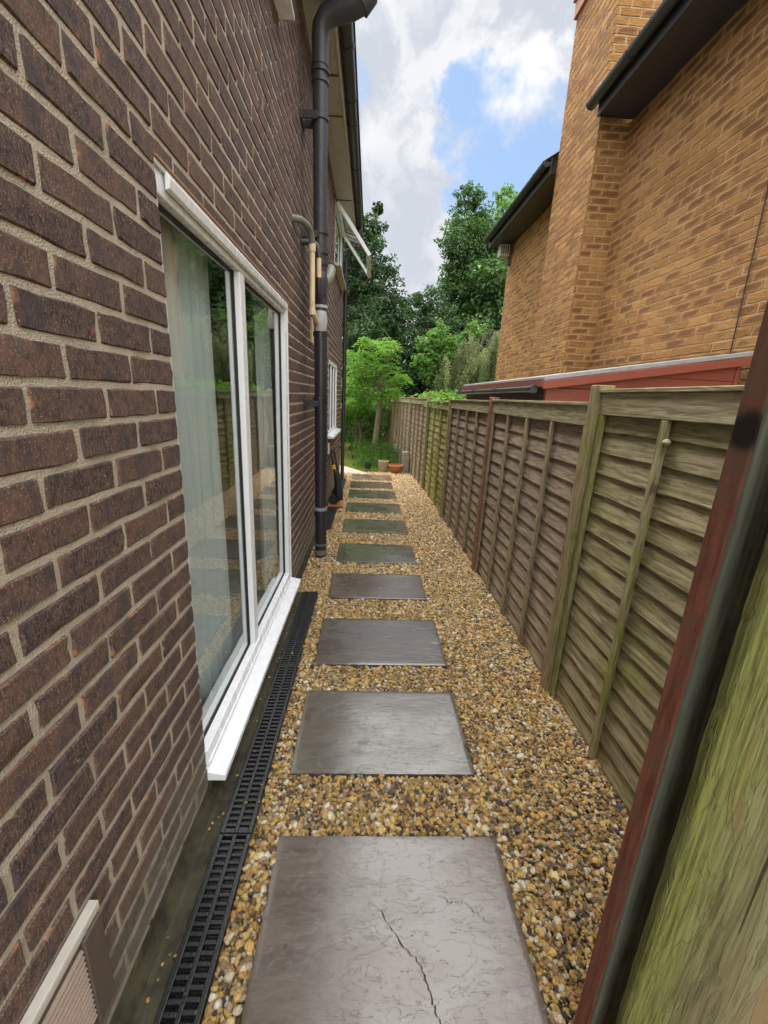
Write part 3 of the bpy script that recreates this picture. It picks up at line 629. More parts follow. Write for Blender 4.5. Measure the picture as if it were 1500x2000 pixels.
# eaves
c = MB(); c.box((.005, -1.4, 4.272), (.213, 8.6, 4.285)); so_ = c.build('soffit', 'soffit_board', house)
c = MB()
for y in (.3, 2.4, 4.5, 5.05, 6.9): c.box((.003, y, 4.262), (.212, y + .012, 4.2715))
c.each('soffit_joint', 'vent_brown', so_)
c = MB(); c.box((.214, -1.4, 4.262), (.230, 8.6, 4.44)); c.build('fascia', 'soffit_board', house)
def gutter(name, x, y0, y1, z, rad, m_, parent, brk=1.0, mirror=1):
    g_ = MB(); seg = 12; vs = []
    for y in (y0, y1):
        for rr in (rad, rad - .004):
            for k in range(seg + 1):
                th = math.pi + math.pi * k / seg; vs.append((x + rr * math.cos(th), y, z + rr * math.sin(th)))
    n = seg + 1; fs = []
    for k in range(seg):
        fs += [(k, k + 1, 2 * n + k + 1, 2 * n + k), (n + k + 1, n + k, 3 * n + k, 3 * n + k + 1), (k + 1, k, n + k, n + k + 1), (2 * n + k, 2 * n + k + 1, 3 * n + k + 1, 3 * n + k)]
    fs += [(0, 2 * n, 3 * n, n), (seg, n + seg, 3 * n + seg, 2 * n + seg)]
    g_.add(vs, fs)
    for y in (y0, y1): g_.prism([(x + (rad + .003) * math.cos(math.pi + math.pi * k / seg), z + (rad + .003) * math.sin(math.pi + math.pi * k / seg)) for k in range(seg + 1)], 'y', y - .006, y + .006)
    go_ = g_.build(name, m_, parent, smooth=True)
    y = y0 + .35
    while y < y1 - .1:
        b = MB(); vs = []
        for yy in (y - .022, y + .022):
            for rr in (rad + .006, rad + .001):
                for k in range(seg + 1):
                    th = math.pi + math.pi * k / seg; vs.append((x + rr * math.cos(th), yy, z + rr * math.sin(th)))
        fs2 = [f_ for f_ in fs]; b.add(vs, fs2); b.build('bracket', m_, go_); y += brk
    return go_
gutter('gutter', .292, -1.4, 5.0, 4.40, .055, 'dark_gutter', house, .9)
gutter('gutter', .289, 5.012, 8.62, 4.395, .052, 'dark_gutter', house, .9)
c = MB(); c.prism([(.24, 4.44), (.36, 4.45), (-3.2, 6.6), (-3.2, 6.5)], 'y', -1.5, 8.65); c.prism([(-3.2, 6.6), (-6.7, 4.45), (-6.7, 4.35), (-3.2, 6.5)], 'y', -1.5, 8.65); c.build('roof', 'roof_tile', house)
# soil pipe
PX, PY = .142, 3.98
c = MB(); c.tube([(PX, PY, -.05), (PX, PY, 1.0), (PX - .004, PY, 2.4), (PX - .006, PY + .0, 3.93)], .055, 24); sp_ = c.build('soil_pipe', 'charcoal_pipe', house, smooth=True)
pv_ = Matrix.Translation((PX, PY, 0)) @ Matrix.Rotation(.045, 4, 'X') @ Matrix.Translation((-PX, -PY, 0)); sp_.matrix_local = pv_
lower = MB(); lower.tube([(PX, PY, -.05), (PX, PY, 2.06)], .0562, 24); lower.build('lower_length', 'black_plastic', sp_, smooth=True)
c = MB(); c.tube([(PX - .006, PY, 3.90), (PX - .006, PY, 4.06), (PX + .0, PY, 4.12), (PX + .035, PY - .01, 4.17), (PX + .11, PY - .02, 4.20), (PX + .22, PY - .04, 4.22), (PX + .30, PY - .06, 4.25)], [.060, .060, .062, .066, .070, .072, .074], 24)
c.tube([(PX + .28, PY - .055, 4.225), (PX + .33, PY - .06, 4.27), (PX + .335, PY - .06, 4.38), (PX + .335, PY - .06, 5.1)], [.076, .072, .060, .058], 24); c.build('top_bend', 'charcoal_pipe', sp_, smooth=True)
for z, h, m_, rr in ((.03, .05, 'grey_plastic', .062), (.13, .014, 'grey_plastic', .064), (.50, .03, 'lead', .0645), (.44, .05, 'black_plastic', .0625), (1.52, .05, 'black_plastic', .063), (2.08, .03, 'black_plastic', .0635), (2.30, .022, 'silver_tape', .0618), (2.62, .05, 'charcoal_pipe', .064), (2.70, .03, 'charcoal_pipe', .067), (2.84, .03, 'charcoal_pipe', .0665), (3.58, .03, 'charcoal_pipe', .064), (3.80, .02, 'charcoal_pipe', .064), (3.86, .015, 'charcoal_pipe', .067)):
    c = MB(); c.tube([(PX - .004 * min(z, 1), PY, z), (PX - .004 * min(z, 1), PY, z + h)], rr, 24); c.build('collar', m_, sp_, smooth=True)
for z in (1.49, 2.80, 3.56):
    c = MB(); c.box((.0, PY - .075, z), (PX - .02, PY - .055, z + .05)); c.box((.0, PY + .055, z), (PX - .02, PY + .075, z + .05)); c.box((.0, PY - .09, z - .01), (.012, PY + .09, z + .06)); c.box((PX - .03, PY - .075, z + .01), (PX - .01, PY + .075, z + .04)); c.build('bracket', 'black_plastic', sp_, bevel=.003)
c = MB(); c.tube([(PX, PY - .03, 2.12), (PX, PY - .04, 2.2), (PX, PY - .035, 2.27)], [.05, .062, .050], 16); c.build('tape_wrap', 'silver_tape', sp_, smooth=True)
c = MB(); c.tube([(PX, PY - .02, 2.40), (PX, PY - .035, 2.48), (PX, PY - .02, 2.56)], [.052, .066, .052], 16); c.build('tape_wrap', 'charcoal_pipe', sp_, smooth=True)
def bend(p0, p1, p2, k=6):
    p0, p1, p2 = map(Vector, (p0, p1, p2)); return [((1 - t) ** 2 * p0 + 2 * t * (1 - t) * p1 + t * t * p2) for t in [i / k for i in range(k + 1)]]
# waste pipes: grey elbow from the wall, cream drop, joins the stack
yw = 3.62; xw = .105
c = MB(); c.tube([(xw, yw, 2.66), (xw, yw, 2.32), *bend((xw, yw, 2.26), (xw + .005, yw + .02, 2.18), (PX - .01, PY - .10, 2.16)), (PX - .005, PY - .02, 2.14)], .021, 14); wp = c.build('waste_pipe', 'cream_plastic', house, smooth=True)
c = MB(); c.tube([*bend((xw, yw, 2.68), (xw, yw - .01, 2.79), (xw - .03, yw - .10, 2.79), 7), (.05, yw - .2, 2.785), (-.02, yw - .24, 2.78)], .024, 14); c.build('elbow', 'grey_plastic', wp, smooth=True)
c = MB(); c.tube([(xw, yw, 2.645), (xw, yw, 2.70)], .026, 14); c.tube([(xw, yw, 2.20), (xw, yw, 2.25)], .025, 14); c.each('socket', 'cream_plastic', wp, smooth=True)
c = MB(); c.tube([(xw + .035, yw + .13, 2.66), (xw + .035, yw + .13, 2.47)], .019, 14); wq = c.build('waste_pipe', 'cream_plastic', house, smooth=True)
c = MB(); c.tube([*bend((xw + .035, yw + .13, 2.64), (xw + .035, yw + .13, 2.74), (xw - .02, yw + .12, 2.745)), (.0, yw + .1, 2.74)], .022, 14); c.build('elbow', 'charcoal_pipe', wq, smooth=True)
c = MB(); c.tube([(xw + .035, yw + .13, 2.50), (xw + .038, yw + .14, 2.40), (PX, PY - .10, 2.30), (PX, PY - .03, 2.26)], [.024, .025, .03, .035], 14); c.build('elbow', 'charcoal_pipe', wq, smooth=True)
c = MB(); c.tube([(PX + .0, PY + .03, 2.48), (PX + .045, PY + .16, 2.56), (PX + .05, PY + .30, 2.66), (PX - .02, PY + .42, 2.70), (-.01, PY + .44, 2.71)], [.045, .050, .052, .052, .050], 18); c.build('branch_pipe', 'grey_plastic', sp_, smooth=True)
c = MB(); c.tube([(PX + .05, PY + .29, 2.655), (PX + .045, PY + .315, 2.668)], .058, 18); c.build('collar', 'rubber', sp_, smooth=True)
c = MB(); c.box((.0, 4.23, 2.06), (.022, 4.33, 2.28)); c.build('cover_plate', 'cream_plastic', house, bevel=.003)
c = MB(); c.box((.0, 6.02, .76), (.02, 6.12, .92)); c.build('cover_plate', 'white_upvc', house, bevel=.003)
def airbrick(y0, y1, z0, z1, rows):
    v = MB(); v.box((.0, y0, z0), (.006, y1, z1)); vo = v.build('air_brick', 'clay_vent', house)
    b = MB(); h = (z1 - z0) / rows
    for k in range(rows): b.box((.006, y0 + .01, z0 + k * h + h * .3), (.014, y1 - .01, z0 + k * h + h * .8))
    b.build('grille', 'stone_pot', vo)
airbrick(5.62, 5.84, 2.07, 2.31, 12)
# rear rainwater downpipe
c = MB(); c.tube([(.290, 8.16, 4.37), (.290, 8.16, 4.24), (.24, 8.16, 4.14), (.12, 8.16, 3.98), (.075, 8.16, 3.86), (.075, 8.16, .02), (.11, 8.13, -.02)], .036, 16); dp = c.build('downpipe', 'black_plastic', house, smooth=True)
for z in (.6, 2.1, 3.6):
    c = MB(); c.box((.0, 8.105, z), (.08, 8.215, z + .035)); c.build('bracket', 'black_plastic', dp, bevel=.003)
# flue / vent low on the near wall
v = MB(); v.box((.0, .20, .16), (.016, .69, .462)); vo = v.build('wall_vent', 'vent_brown', house, bevel=.004)
v = MB(); v.box((.0162, .632, .162), (.026, .688, .438)); v.build('side_flange', 'vent_brown', vo, bevel=.002)
v = MB(); v.box((.0, .20, .4625), (.022, .693, .468)); v.box((.0162, .20, .444), (.022, .693, .4623)); v.build('top_flange', 'vent_pale', vo, bevel=.002)
v = MB()
for k in range(13): v.prism([(.0165, .190 + k * .0178), (.023, .199 + k * .0178), (.0165, .206 + k * .0178)], 'y', .24, .63)
v.build('louvres', 'vent_louvre', vo)
v = MB()
for y in (.28, .46, .64): v.tube([(.0222, y, .454), (.025, y, .454)], .006, 10)
v.each('screw', 'lead', vo)
# foot of the wall
c = MB(); c.prism([(-.01, -.05), (-.01, .02), (.05, -.002), (.092, -.004), (.092, -.05)], 'y', -1.2, 3.20); po = c.build('plinth', 'wet_concrete', house, bevel=.004)
c = MB(); c.prism([(-.009, .021), (-.009, .055), (.0, .050), (.012, .03), (.04, -.0)], 'y', -1.2, 1.33); c.build('mortar_fillet', 'wet_concrete', house, bevel=.004)
c = MB(); c.prism([(-.009, .021), (-.009, .055), (.0, .050), (.012, .03), (.04, -.0)], 'y', 3.19, 8.4); c.build('mortar_fillet', 'wet_concrete', house, bevel=.004)
c = MB(); c.box((.0, 1.34, .02), (.012, 3.18, .079)); c.build('plinth', 'wet_concrete', house)

# ------------------------------------------------------------------ drain channels
def drain(y0, y1, x0, x1, label, nsec, slots=True):
    root = empty('drain_channel', (-.6, 0, 0), HA, label, 'drain channel', 'channel drains along the brown brick wall')
    c = MB(); c.box((x0, y0, -.08), (x0 + .006, y1, .0)); c.box((x1 - .006, y0, -.08), (x1, y1, .0)); c.box((x0 + .006, y0, -.08), (x1 - .006, y1, -.018)); c.build('trough', 'grate_plastic', root)
    Ls_ = (y1 - y0) / nsec
    for k in range(nsec):
        a, b = y0 + k * Ls_ + .0015, y0 + (k + 1) * Ls_ - .0015; g_ = MB(); t0, t1 = -.008, .006
        xm = (x0 + x1) / 2
        for (p, q) in ((x0, x0 + .016), (xm - .007, xm + .007), (x1 - .016, x1)): g_.box((p, a, t0), (q, b, t1), r=.5)
        pitch = .0245 if slots else .05; y = a; i = 0
        while y < b - .003:
            e_ = min(b, y + .0115 if i else y + .018)
            g_.box((x0 + .016, y, t0 + .001), (xm - .007, e_, t1 - .0006), r=.5); g_.box((xm + .007, y + (.004 if i else 0), t0 + .001), (x1 - .016, min(b, e_ + .004), t1 - .0006), r=.5); y += pitch; i += 1
        g_.build('grate', 'grate_plastic', root, bevel=.0022)
    return root
drain(-.8, 3.17, .094, .212, 'black plastic slotted drain channel in the foreground under the big window', 4)
drain(4.85, 8.1, .02, .155, 'black drain channel further along, beyond the soil pipe, under the leaning trolley', 3)

# ------------------------------------------------------------------ trolley leaning on the wall
tr = empty('hand_trolley', (-.6, 0, 0), HA, 'black metal trolley with orange grip and rust orange foot plate leaning on the brown wall', 'trolley')
y_ = 5.95
c = MB()
for yy in (y_ - .0, y_ + .42): c.tube([(.20, yy, .10), (.10, yy, .55), (.05, yy, .80)], .014, 8)
c.tube([(.05, y_ - .015, .80), (.05, y_ + .435, .80)], .016, 8)
for z, x in ((.25, .165), (.45, .12), (.62, .085)): c.tube([(x, y_, z), (x, y_ + .42, z)], .01, 8)
c.build('frame', 'black_plastic', tr, smooth=True)
c = MB(); c.box((.05, y_ - .03, .79), (.075, y_ + .45, .85)); c.build('handle', 'charcoal_pipe', tr, bevel=.008)
c = MB(); c.tube([(.085, y_ - .02, .62), (.10, y_ - .025, .56)], .03, 10); c.build('grip', 'yellow_grip', tr, smooth=True)
c = MB(); c.tube([(.12, y_ + .02, .52), (.15, y_ + .01, .40), (.17, y_, .22), (.19, y_, .10)], [.03, .05, .06, .05], 10); c.build('folded_bag', 'rubber', tr, smooth=True)
c = MB(); c.box((.02, y_ - .08, .012), (.24, y_ + .12, .035)); c.build('foot_plate', 'rust_orange', tr, bevel=.004)
for yy in (y_ - .03, y_ + .45):
    c = MB(); c.tube([(.10, yy - .015, .11), (.10, yy + .015, .11)], .075, 18); c.build('wheel', 'rubber', tr, smooth=True)

# ------------------------------------------------------------------ right house
rh = empty('brick_house', (0, 0, 0), 0, 'tan buff brick house with projecting chimney and dark gutters behind the fence', 'house')
XW = 2.77; CX = 2.43; CY0, CY1 = 5.42, 6.50; ZE = 4.62
kw = dict(L=.225, H=.0765, joint=.0075, depth=.007, mort='tan_mortar', rough=.0022)
bricks('wall', (XW, 0, 0), (0, 1, 0), (-1, 0, 0), -2.2, 9.42, -.08, ZE, 'tan_brick', rh, holes=((CY0 + .02, CY1 - .02, -.2, 9),), **kw)
chm = bricks('chimney', (CX, 0, 0), (0, 1, 0), (-1, 0, 0), CY0, CY1, -.08, 6.22, 'tan_brick', rh, nm='chimney', inset=.012, **kw)
bricks('w', (0, CY0, 0), (1, 0, 0), (0, -1, 0), CX + .0, 2.98, -.08, 6.22, 'tan_brick', chm, nm='near_face', inset=.012, **kw)
bricks('w', (0, CY1, 0), (1, 0, 0), (0, 1, 0), CX + .0, 2.98, -.08, 6.22, 'tan_brick', chm, nm='far_face', inset=.012, **kw)
c = MB(); c.box((CX + .12, CY0 + .12, 4), (2.98, CY1 - .12, 6.2)); c.build('core', 'tan_mortar', chm)
c = MB(); c.box((CX - .03, CY0 - .03, 6.222), (3.01, CY1 + .03, 6.40)); c.box((CX - .055, CY0 - .055, 6.402), (3.035, CY1 + .055, 6.50)); c.build('chimney_cap', 'red_cap', chm, bevel=.006)
c = MB()
c.tube([(2.75, 5.9, 6.5), (2.75, 5.9, 6.8)], .1, 16); c.build('chimney_pot', 'terracotta', chm)
c = MB(); c.box((XW + .12, -2.2, -.1), (9, -2.1, 4.6)); c.box((XW + .12, 9.3, -.1), (9, 9.415, 4.6)); c.each('side_wall', 'tan_mortar', rh)
GX = 2.30
for (a, b) in ((-2.3, 5.34), (6.54, 9.50)):
    c = MB(); c.box((GX + .075, a, ZE - .006), (XW - .002, b, ZE + .006)); c.build('soffit', 'dark_eave', rh)
    c = MB(); c.box((GX + .058, a, ZE - .02), (GX + .073, b, ZE + .17)); c.build('fascia', 'dark_eave', rh, bevel=.002)
    c = MB(); c.prism([(GX + .075, ZE - .018), (XW - .003, ZE - .018), (XW - .003, ZE + .30), (GX + .075, ZE + .10)], 'y', b - .012 if b < 6 else b - .014, b); c.build('box_end', 'dark_eave', rh)
    go_ = gutter('gutter', GX, a, b + (.05 if b < 6 else -.02), ZE + .12, .057, 'dark_gutter', rh, .95)
    c = MB()
    n_ = int((b - a) / .15)
    for k in range(n_):
        y = a + k * .15; c.prism([(GX - .01, ZE + .145), (GX + .02, ZE + .165), (6.2, ZE + 2.63), (6.2, ZE + 2.60)], 'y', y, y + .144)
        c.tube([(GX - .012, y + .11, ZE + .157), (6.2, y + .11, ZE + 2.635)], .022, 8)
    c.build('roof', 'roof_tile', rh)
c = MB(); c.box((2.98, 5.34, ZE + .5), (6.2, 6.54, ZE + .6)); c.prism([(2.99, ZE + .6), (6.2, ZE + 2.6), (6.2, ZE + 2.5), (2.99, ZE + .5)], 'y', 5.34, 6.54); c.build('roof', 'roof_tile', rh)
c = MB(); c.box((GX + .06, 5.345, ZE + .13), (CX + .35, 5.417, ZE + .30)); c.build('flashing', 'lead', rh, bevel=.004)
c = MB(); c.box((2.52, 9.16, 4.40), (2.70, 9.36, ZE - .02)); vb = c.build('vent_box', 'vent_pale', rh, bevel=.004)
c = MB()
for k in range(4): c.box((2.53 + k * .043, 9.154, 4.42), (2.55 + k * .043, 9.159, 4.58))
c.build('slats', 'vent_brown', vb)
c = MB(); c.box((2.70, 9.2, 4.26), (2.769, 9.3, 4.40)); c.build('bracket', 'vent_brown', vb)
c = MB(); c.tube([(XW - .008, 3.27, 1.7), (XW - .01, 3.28, 2.2), (XW - .009, 3.31, 3.1), (XW - .01, 3.45, 4.0), (XW - .012, 3.6, 4.55)], .0045, 6); c.build('cable', 'rubber', rh)

# ------------------------------------------------------------------ garden shed
sh = empty('garden_shed', (1.95, 4.2, 0), 0, 'red clad lean-to shed with dark side and felt roof against the tan house', 'shed')
def shb(m, *a, **k):
    o = m.build(*a, **k); o.parent = sh; o.matrix_parent_inverse = Matrix.Translation((1.95, 4.2, 0)).inverted(); return o
sx0, sx1, sy0, sy1 = 1.27, 2.60, 3.0, 5.42
ztop = lambda x: 1.765 + (x - sx0) * (1.965 - 1.765) / (sx1 - sx0)
c = MB(); z = .0
while z < 1.97:
    zt = z + .098; x_l = sx0
    if zt > ztop(sx0): x_l = sx0 + max(0, (zt - 1.765) / (.2 / (sx1 - sx0)))
    if x_l < sx1 - .02:
        zz = min(z, 1.96); poly = [(sx0 if z < ztop(sx0) else min(sx1 - .01, sx0 + (z - 1.765) / (.2 / (sx1 - sx0))), z), (sx1, z), (sx1, min(zt, ztop(sx1))), (min(sx1 - .005, x_l), min(zt, ztop(x_l)))]
        c.prism(poly, 'y', sy0 - .004, sy0 + .012)
        c.prism([(poly[0][0], z + .001), (sx1, z + .001), (sx1, z + .012), (poly[0][0], z + .012)], 'y', sy0 + .001, sy0 + .0125)
    z = zt + .003
shb(c, 'front_wall', 'red_cladding', bevel=.004)
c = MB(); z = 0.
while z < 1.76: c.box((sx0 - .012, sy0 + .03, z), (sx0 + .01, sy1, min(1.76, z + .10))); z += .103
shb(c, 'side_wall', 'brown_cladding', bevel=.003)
c = MB(); c.box((sx0 - .016, sy0 - .012, 0), (sx0 + .022, sy0 + .028, 1.76)); shb(c, 'corner_trim', 'red_cladding', bevel=.003); c = MB(); c.box((sx1 + .001, sy0 - .01, 0), (sx1 + .03, sy0 + .03, 1.955)); shb(c, 'corner_trim', 'red_cladding', bevel=.003)
c = MB(); c.prism([(1.215, 1.757), (1.215, 1.79), (2.70, 2.028), (2.70, 1.995)], 'y', 2.955, 5.47); ro = shb(c, 'roof', 'felt_edge', bevel=.006)
c = MB(); c.prism([(1.205, 1.700), (1.205, 1.754), (2.71, 1.992), (2.71, 1.938)], 'y', 2.932, 2.953); shb(c, 'bargeboard', 'red_cladding', bevel=.002)
c = MB(); c.box((1.188, 2.932, 1.715), (1.2035, 5.48, 1.770)); shb(c, 'bargeboard', 'flue_wood', bevel=.002)
c = MB(); c.tube([(1.17, 3.0, 1.700), (1.17, 5.5, 1.690)], .024, 12); sg = shb(c, 'gutter', 'black_plastic', smooth=True)
for y in (3.02, 3.9, 4.7, 5.4):
    c = MB(); c.tube([(1.17, y - .02, 1.70), (1.17, y + .02, 1.70)], .029, 12); b_ = c.build('bracket', 'black_plastic', sg, smooth=True)
c = MB(); c.prism([(1.47, .0), (1.56, .0), (1.56, .01)], 'y', 3.6, 3.61)
c = MB(); c.box((1.32, 3.1, .0), (2.55, 5.35, 1.70)); shb(c, 'inner_frame', 'brown_cladding')

# ------------------------------------------------------------------ fence
FP = [(1.14, .16), (1.14, 2.03), (1.14, 3.76), (1.13, 5.6), (1.10, 7.45), (.98, 9.28), (.80, 11.1), (.62, 12.9)]
def lap_panel(a, b, top, mats, label, wav=1.0, nb=4, base=.0):
    a = Vector((a[0], a[1], 0)); b = Vector((b[0], b[1], 0)); d = b - a; L = d.length; ang = math.atan2(-d.x, d.y)
    root = empty('lap_fence', a, ang, label, 'fence', 'lap panels of the wooden fence')
    brd, rl, bt = mats; g0, g1 = .045, L - .045
    # boards: wavy-edged laps, leaning out at the bottom
    V = []; F = []; Rr = []; nseg = 40; ph = random.uniform(0, 50); z = base + .02; pitch = .098; k = 0
    while z < top - .09:
        h = pitch + .022; r = random.random()
        for s in range(nseg + 1):
            y = g0 + (g1 - g0) * s / nseg
            e = (noise.noise(Vector((y * 2.2, k * 3.7 + ph, 0))) * .009 + noise.noise(Vector((y * 7, k * 2.1 + ph, 3))) * .004) * wav
            bow = noise.noise(Vector((y * 1.5, k * 1.3 + ph, 9))) * .004 * wav
            for (x_, z_) in ((-.014 - bow, z + e), (-.005 - bow * .5, z + h * .55), (.004, min(z + h, top - .05)), (.012, min(z + h, top - .05)), (-.006 - bow, z + e - .0005)): V.append((x_, y, z_)); Rr.append(r)
        o_ = len(V) - 5 * (nseg + 1)
        for s in range(nseg):
            for q in range(5):
                i0 = o_ + s * 5 + q; i1 = o_ + s * 5 + (q + 1) % 5; F.append((i0, i0 + 5, i1 + 5, i1))
        z += pitch; k += 1
    me = npmesh('boards', V, F, {'rnd': ('FLOAT', Rr)}); link('boards', me, MATS[brd], root)
    for q in [i / nb for i in range(nb + 1)]:
        y = g0 + .018 + (g1 - g0 - .036) * q; c = MB(); lean = random.uniform(-.006, .006)
        c.box((-.036, y - .019, base), (-.0175, y + .019, top - .112)); c.build('batten', bt, root, bevel=.003)
    c = MB(); c.box((-.036, g0 - .01, top - .11), (-.016, g1 + .01, top - .012)); c.box((.013, g0, base), (.030, g0 + .04, top - .012)); c.box((.013, g1 - .04, base), (.03, g1, top - .012)); c.build('top_rail', rl, root, bevel=.003)
    c = MB(); c.box((-.048, g0 - .012, top - .011), (.032, g1 + .012, top + .006)); c.build('capping', rl, root, bevel=.003)
    return root
PN = [((0, 1), 1.675, ('board_mossy', 'rail_wood', 'batten_moss'), 'nearest lap panel, olive brown with green moss, beside the red gate post', .7),
      ((1, 2), 1.615, ('board_grey', 'rail_wood', 'batten_wood'), 'brown grey lap panel, second from the gate post, in front of the red shed wall', .55),
      ((2, 3), 1.605, ('board_grey', 'rail_wood', 'batten_wood'), 'purplish grey lap panel between the reddish post and the yellow green panel', .6),
      ((3, 4), 1.57, ('board_yellow', 'rail_wood', 'batten_moss'), 'yellow green algae covered lap panel with wavy board edges', 2.2),
      ((4, 5), 1.60, ('board_greygreen', 'rail_wood', 'batten_wood'), 'grey lap panel just beyond the yellow green one, ending by a concrete stub', 1.0),
      ((5, 6), 1.60, ('board_grey', 'rail_wood', 'batten_wood'), 'pale weathered lap panel behind the terracotta bowl and concrete stubs', 1.0),
      ((6, 7), 1.58, ('board_greygreen', 'rail_wood', 'batten_wood'), 'farthest lap panel, half hidden by the garden plants', 1.0)]
for (i, j), top, ms, lab, wv_ in PN: lap_panel(FP[i], FP[j], top, ms, lab, wv_, 4 if i != 3 else 3)
PL = ['', 'moss green topped post standing tall between the two nearest fence panels', 'reddish brown slim post between the two brown grey panels', 'brown post between the purplish grey and yellow green panels',
      'tall green post at the far end of the yellow green panel', 'grey post at the bend of the fence by the terracotta bowl', 'slim grey post behind the plants near the sapling', 'last fence post under the sapling']
PT = [0, 1.70, 1.64, 1.61, 1.70, 1.65, 1.62, 1.6]
for i in range(1, 8):
    x, y = FP[i]; c = MB(); w_ = (.036, .026, .036, .032, .028, .028, .028)[i - 1]
    c.box((-.055, -w_, -.05), (.03, w_, PT[i])); o = c.build('fence_post', 'post_brown' if i == 2 else 'post_wood', bevel=.005); o.location = (x, y, 0); o.rotation_euler.z = .02 * (i > 3)
    tag(o, PL[i], 'fence post', 'posts of the wooden fence')
c = MB(); c.lathe((1.108, 1.50, 1.485), [(.004, -.012), (.012, -.008), (.0155, 0), (.012, .008), (.004, .013)], 14); 
o = c.build('snail', 'stone_pot', smooth=True); tag(o, 'small pale snail on the nearest fence panel beside a batten', 'snail')
# membrane edge showing at the fence foot
V = []; F = []
for s in range(40):
    y = 1.60 + .75 * s / 39; x = 1.095 + noise.noise(Vector((y * 7, 0, 0))) * .012; V += [(x, y, -.01), (x + .004, y, .002 + noise.noise(Vector((y * 9, 5, 0))) * .022), (x + .008, y, -.01)]
for s in range(39): F += [(3 * s, 3 * s + 3, 3 * s + 4, 3 * s + 1), (3 * s + 1, 3 * s + 4, 3 * s + 5, 3 * s + 2)]
o = link('membrane_edge', npmesh('membrane_edge', V, F), MATS['white_membrane']); tag(o, 'thin white membrane edge poking out of the gravel at the fence foot', 'membrane edge')

# gate post and near boards, right foreground
gp = empty('gate_post', (.60, .617, 0), 0, 'gate post with red stained side and wet grey front face, right foreground', 'gate post')
c = MB(); c.box((.001, 0, -.05), (.082, .034, 2.1)); c.build('post', 'wet_grey_wood', gp, bevel=.006)
c = MB(); c.box((-.006, .002, -.05), (.0, .046, 2.1)); c.box((.0, .0345, -.05), (.08, .046, 2.1)); c.build('facing_board', 'red_stain', gp, bevel=.003)
nb_ = empty('gate_board', (.592, .540, 0), R_(-12), 'wide moss green board standing nearest the camera at the lower right', 'board')
c = MB()
V = []; F = []
n = 120
for s in range(n + 1):
    z = -.05 + 1.75 * s / n; e = noise.noise(Vector((z * 9, 1, 0))) * .004 + noise.noise(Vector((z * 40, 1, 0))) * .0012
    V += [(e, .0, z), (e + .006, -.006, z), (.42, -.006, z), (.42, .018, z), (e, .018, z)]
for s in range(n):
    for q in range(5):
        i0 = s * 5 + q; i1 = s * 5 + (q + 1) % 5; F.append((i0, i1, i1 + 5, i0 + 5))
link('board_face', npmesh('board_face', V, F), MATS['mossy_near_board'], nb_)

# ------------------------------------------------------------------ pots and stubs
def pot(name, loc, prof, m_, lab, soil=True, grp='garden pots at the end of the path'):
    c = MB(); c.lathe((0, 0, 0), prof); o = c.build(name, m_, smooth=True); o.location = loc; tag(o, lab, 'pot', grp)
    if soil:
        zt = max(p[1] for p in prof) - .03; rr = prof[-1][0] * 1.0
        s = MB(); s.lathe((0, 0, 0), [(rr * 1.0, zt - .01), (rr * .98, zt)]); s.build('soil', 'grit', o)
    return o
pot('plant_pot', (.06, 9.38, 0), [(.065, 0), (.088, .115), (.098, .118), (.098, .135), (.088, .135), (.082, .08), (.06, .02)], 'green_plastic', 'dark green plastic plant pot at the lawn edge, left of the stone pot')
pot('plant_pot', (.40, 9.12, 0), [(.085, 0), (.105, .10), (.115, .21), (.120, .235), (.105, .24), (.098, .15), (.07, .03)], 'stone_pot', 'beige stone plant pot between the green pot and the terracotta bowl')
pot('plant_bowl', (.665, 9.06, 0), [(.105, 0), (.140, .07), (.155, .125), (.170, .135), (.172, .160), (.150, .162), (.142, .12), (.10, .03)], 'terracotta', 'wide orange terracotta bowl beside the concrete stub')
pot('plant_pot', (-.30, 11.0, -.05), [(.05, 0), (.07, .10), (.075, .11), (.065, .11), (.05, .02)], 'rubber', 'small black pot lying out on the lawn')
for (x, y, w_, h, lab) in ((.885, 9.12, .075, .46, 'short grey concrete stub beside the terracotta bowl at the fence'), (.78, 10.75, .045, .44, 'slimmer concrete stub further back along the fence behind the pots')):
    c = MB(); c.prism([(-w_, -.05), (w_, -.05), (w_, h - .04), (w_ * .6, h), (-w_, h - .02)], 'y', -.05, .05); o = c.build('concrete_stub', 'concrete', bevel=.006); o.location = (x, y, 0)
    tag(o, lab, 'concrete stub', 'concrete post stubs by the fence')

# ------------------------------------------------------------------ foliage
def leaf_mesh(name, C, size, m_, parent=None, up=.6, N0=None, aspect=.5, rnd=None):
    """C (n,3) leaf centres; folded four-sided leaves"""
    n = len(C); N = rng.normal(0, 1, (n, 3)); N[:, 2] = np.abs(N[:, 2]) + up
    if N0 is not None: N += N0 * 1.2
    N /= np.linalg.norm(N, axis=1)[:, None]
    A = np.cross(N, rng.normal(0, 1, (n, 3))); A /= np.linalg.norm(A, axis=1)[:, None]; B = np.cross(N, A)
    s = (size * rng.uniform(.6, 1.35, n))[:, None]; k = .12
    V = np.stack([C - A * s * .5, C + B * s * aspect * .5 + N * s * k, C + A * s * .5 - N * s * .12, C - B * s * aspect * .5 + N * s * k], 1).reshape(-1, 3)
    i = np.arange(n)[:, None] * 4; F = np.concatenate([i + np.array([[0, 1, 2]]), i + np.array([[0, 2, 3]])])
    r = rng.random(n) if rnd is None else np.clip(rnd + rng.normal(0, .16, n), 0, 1)
    return link(name, npmesh(name, V, F, {'rnd': ('FLOAT', np.repeat(r, 4))}), MATS[m_], parent)
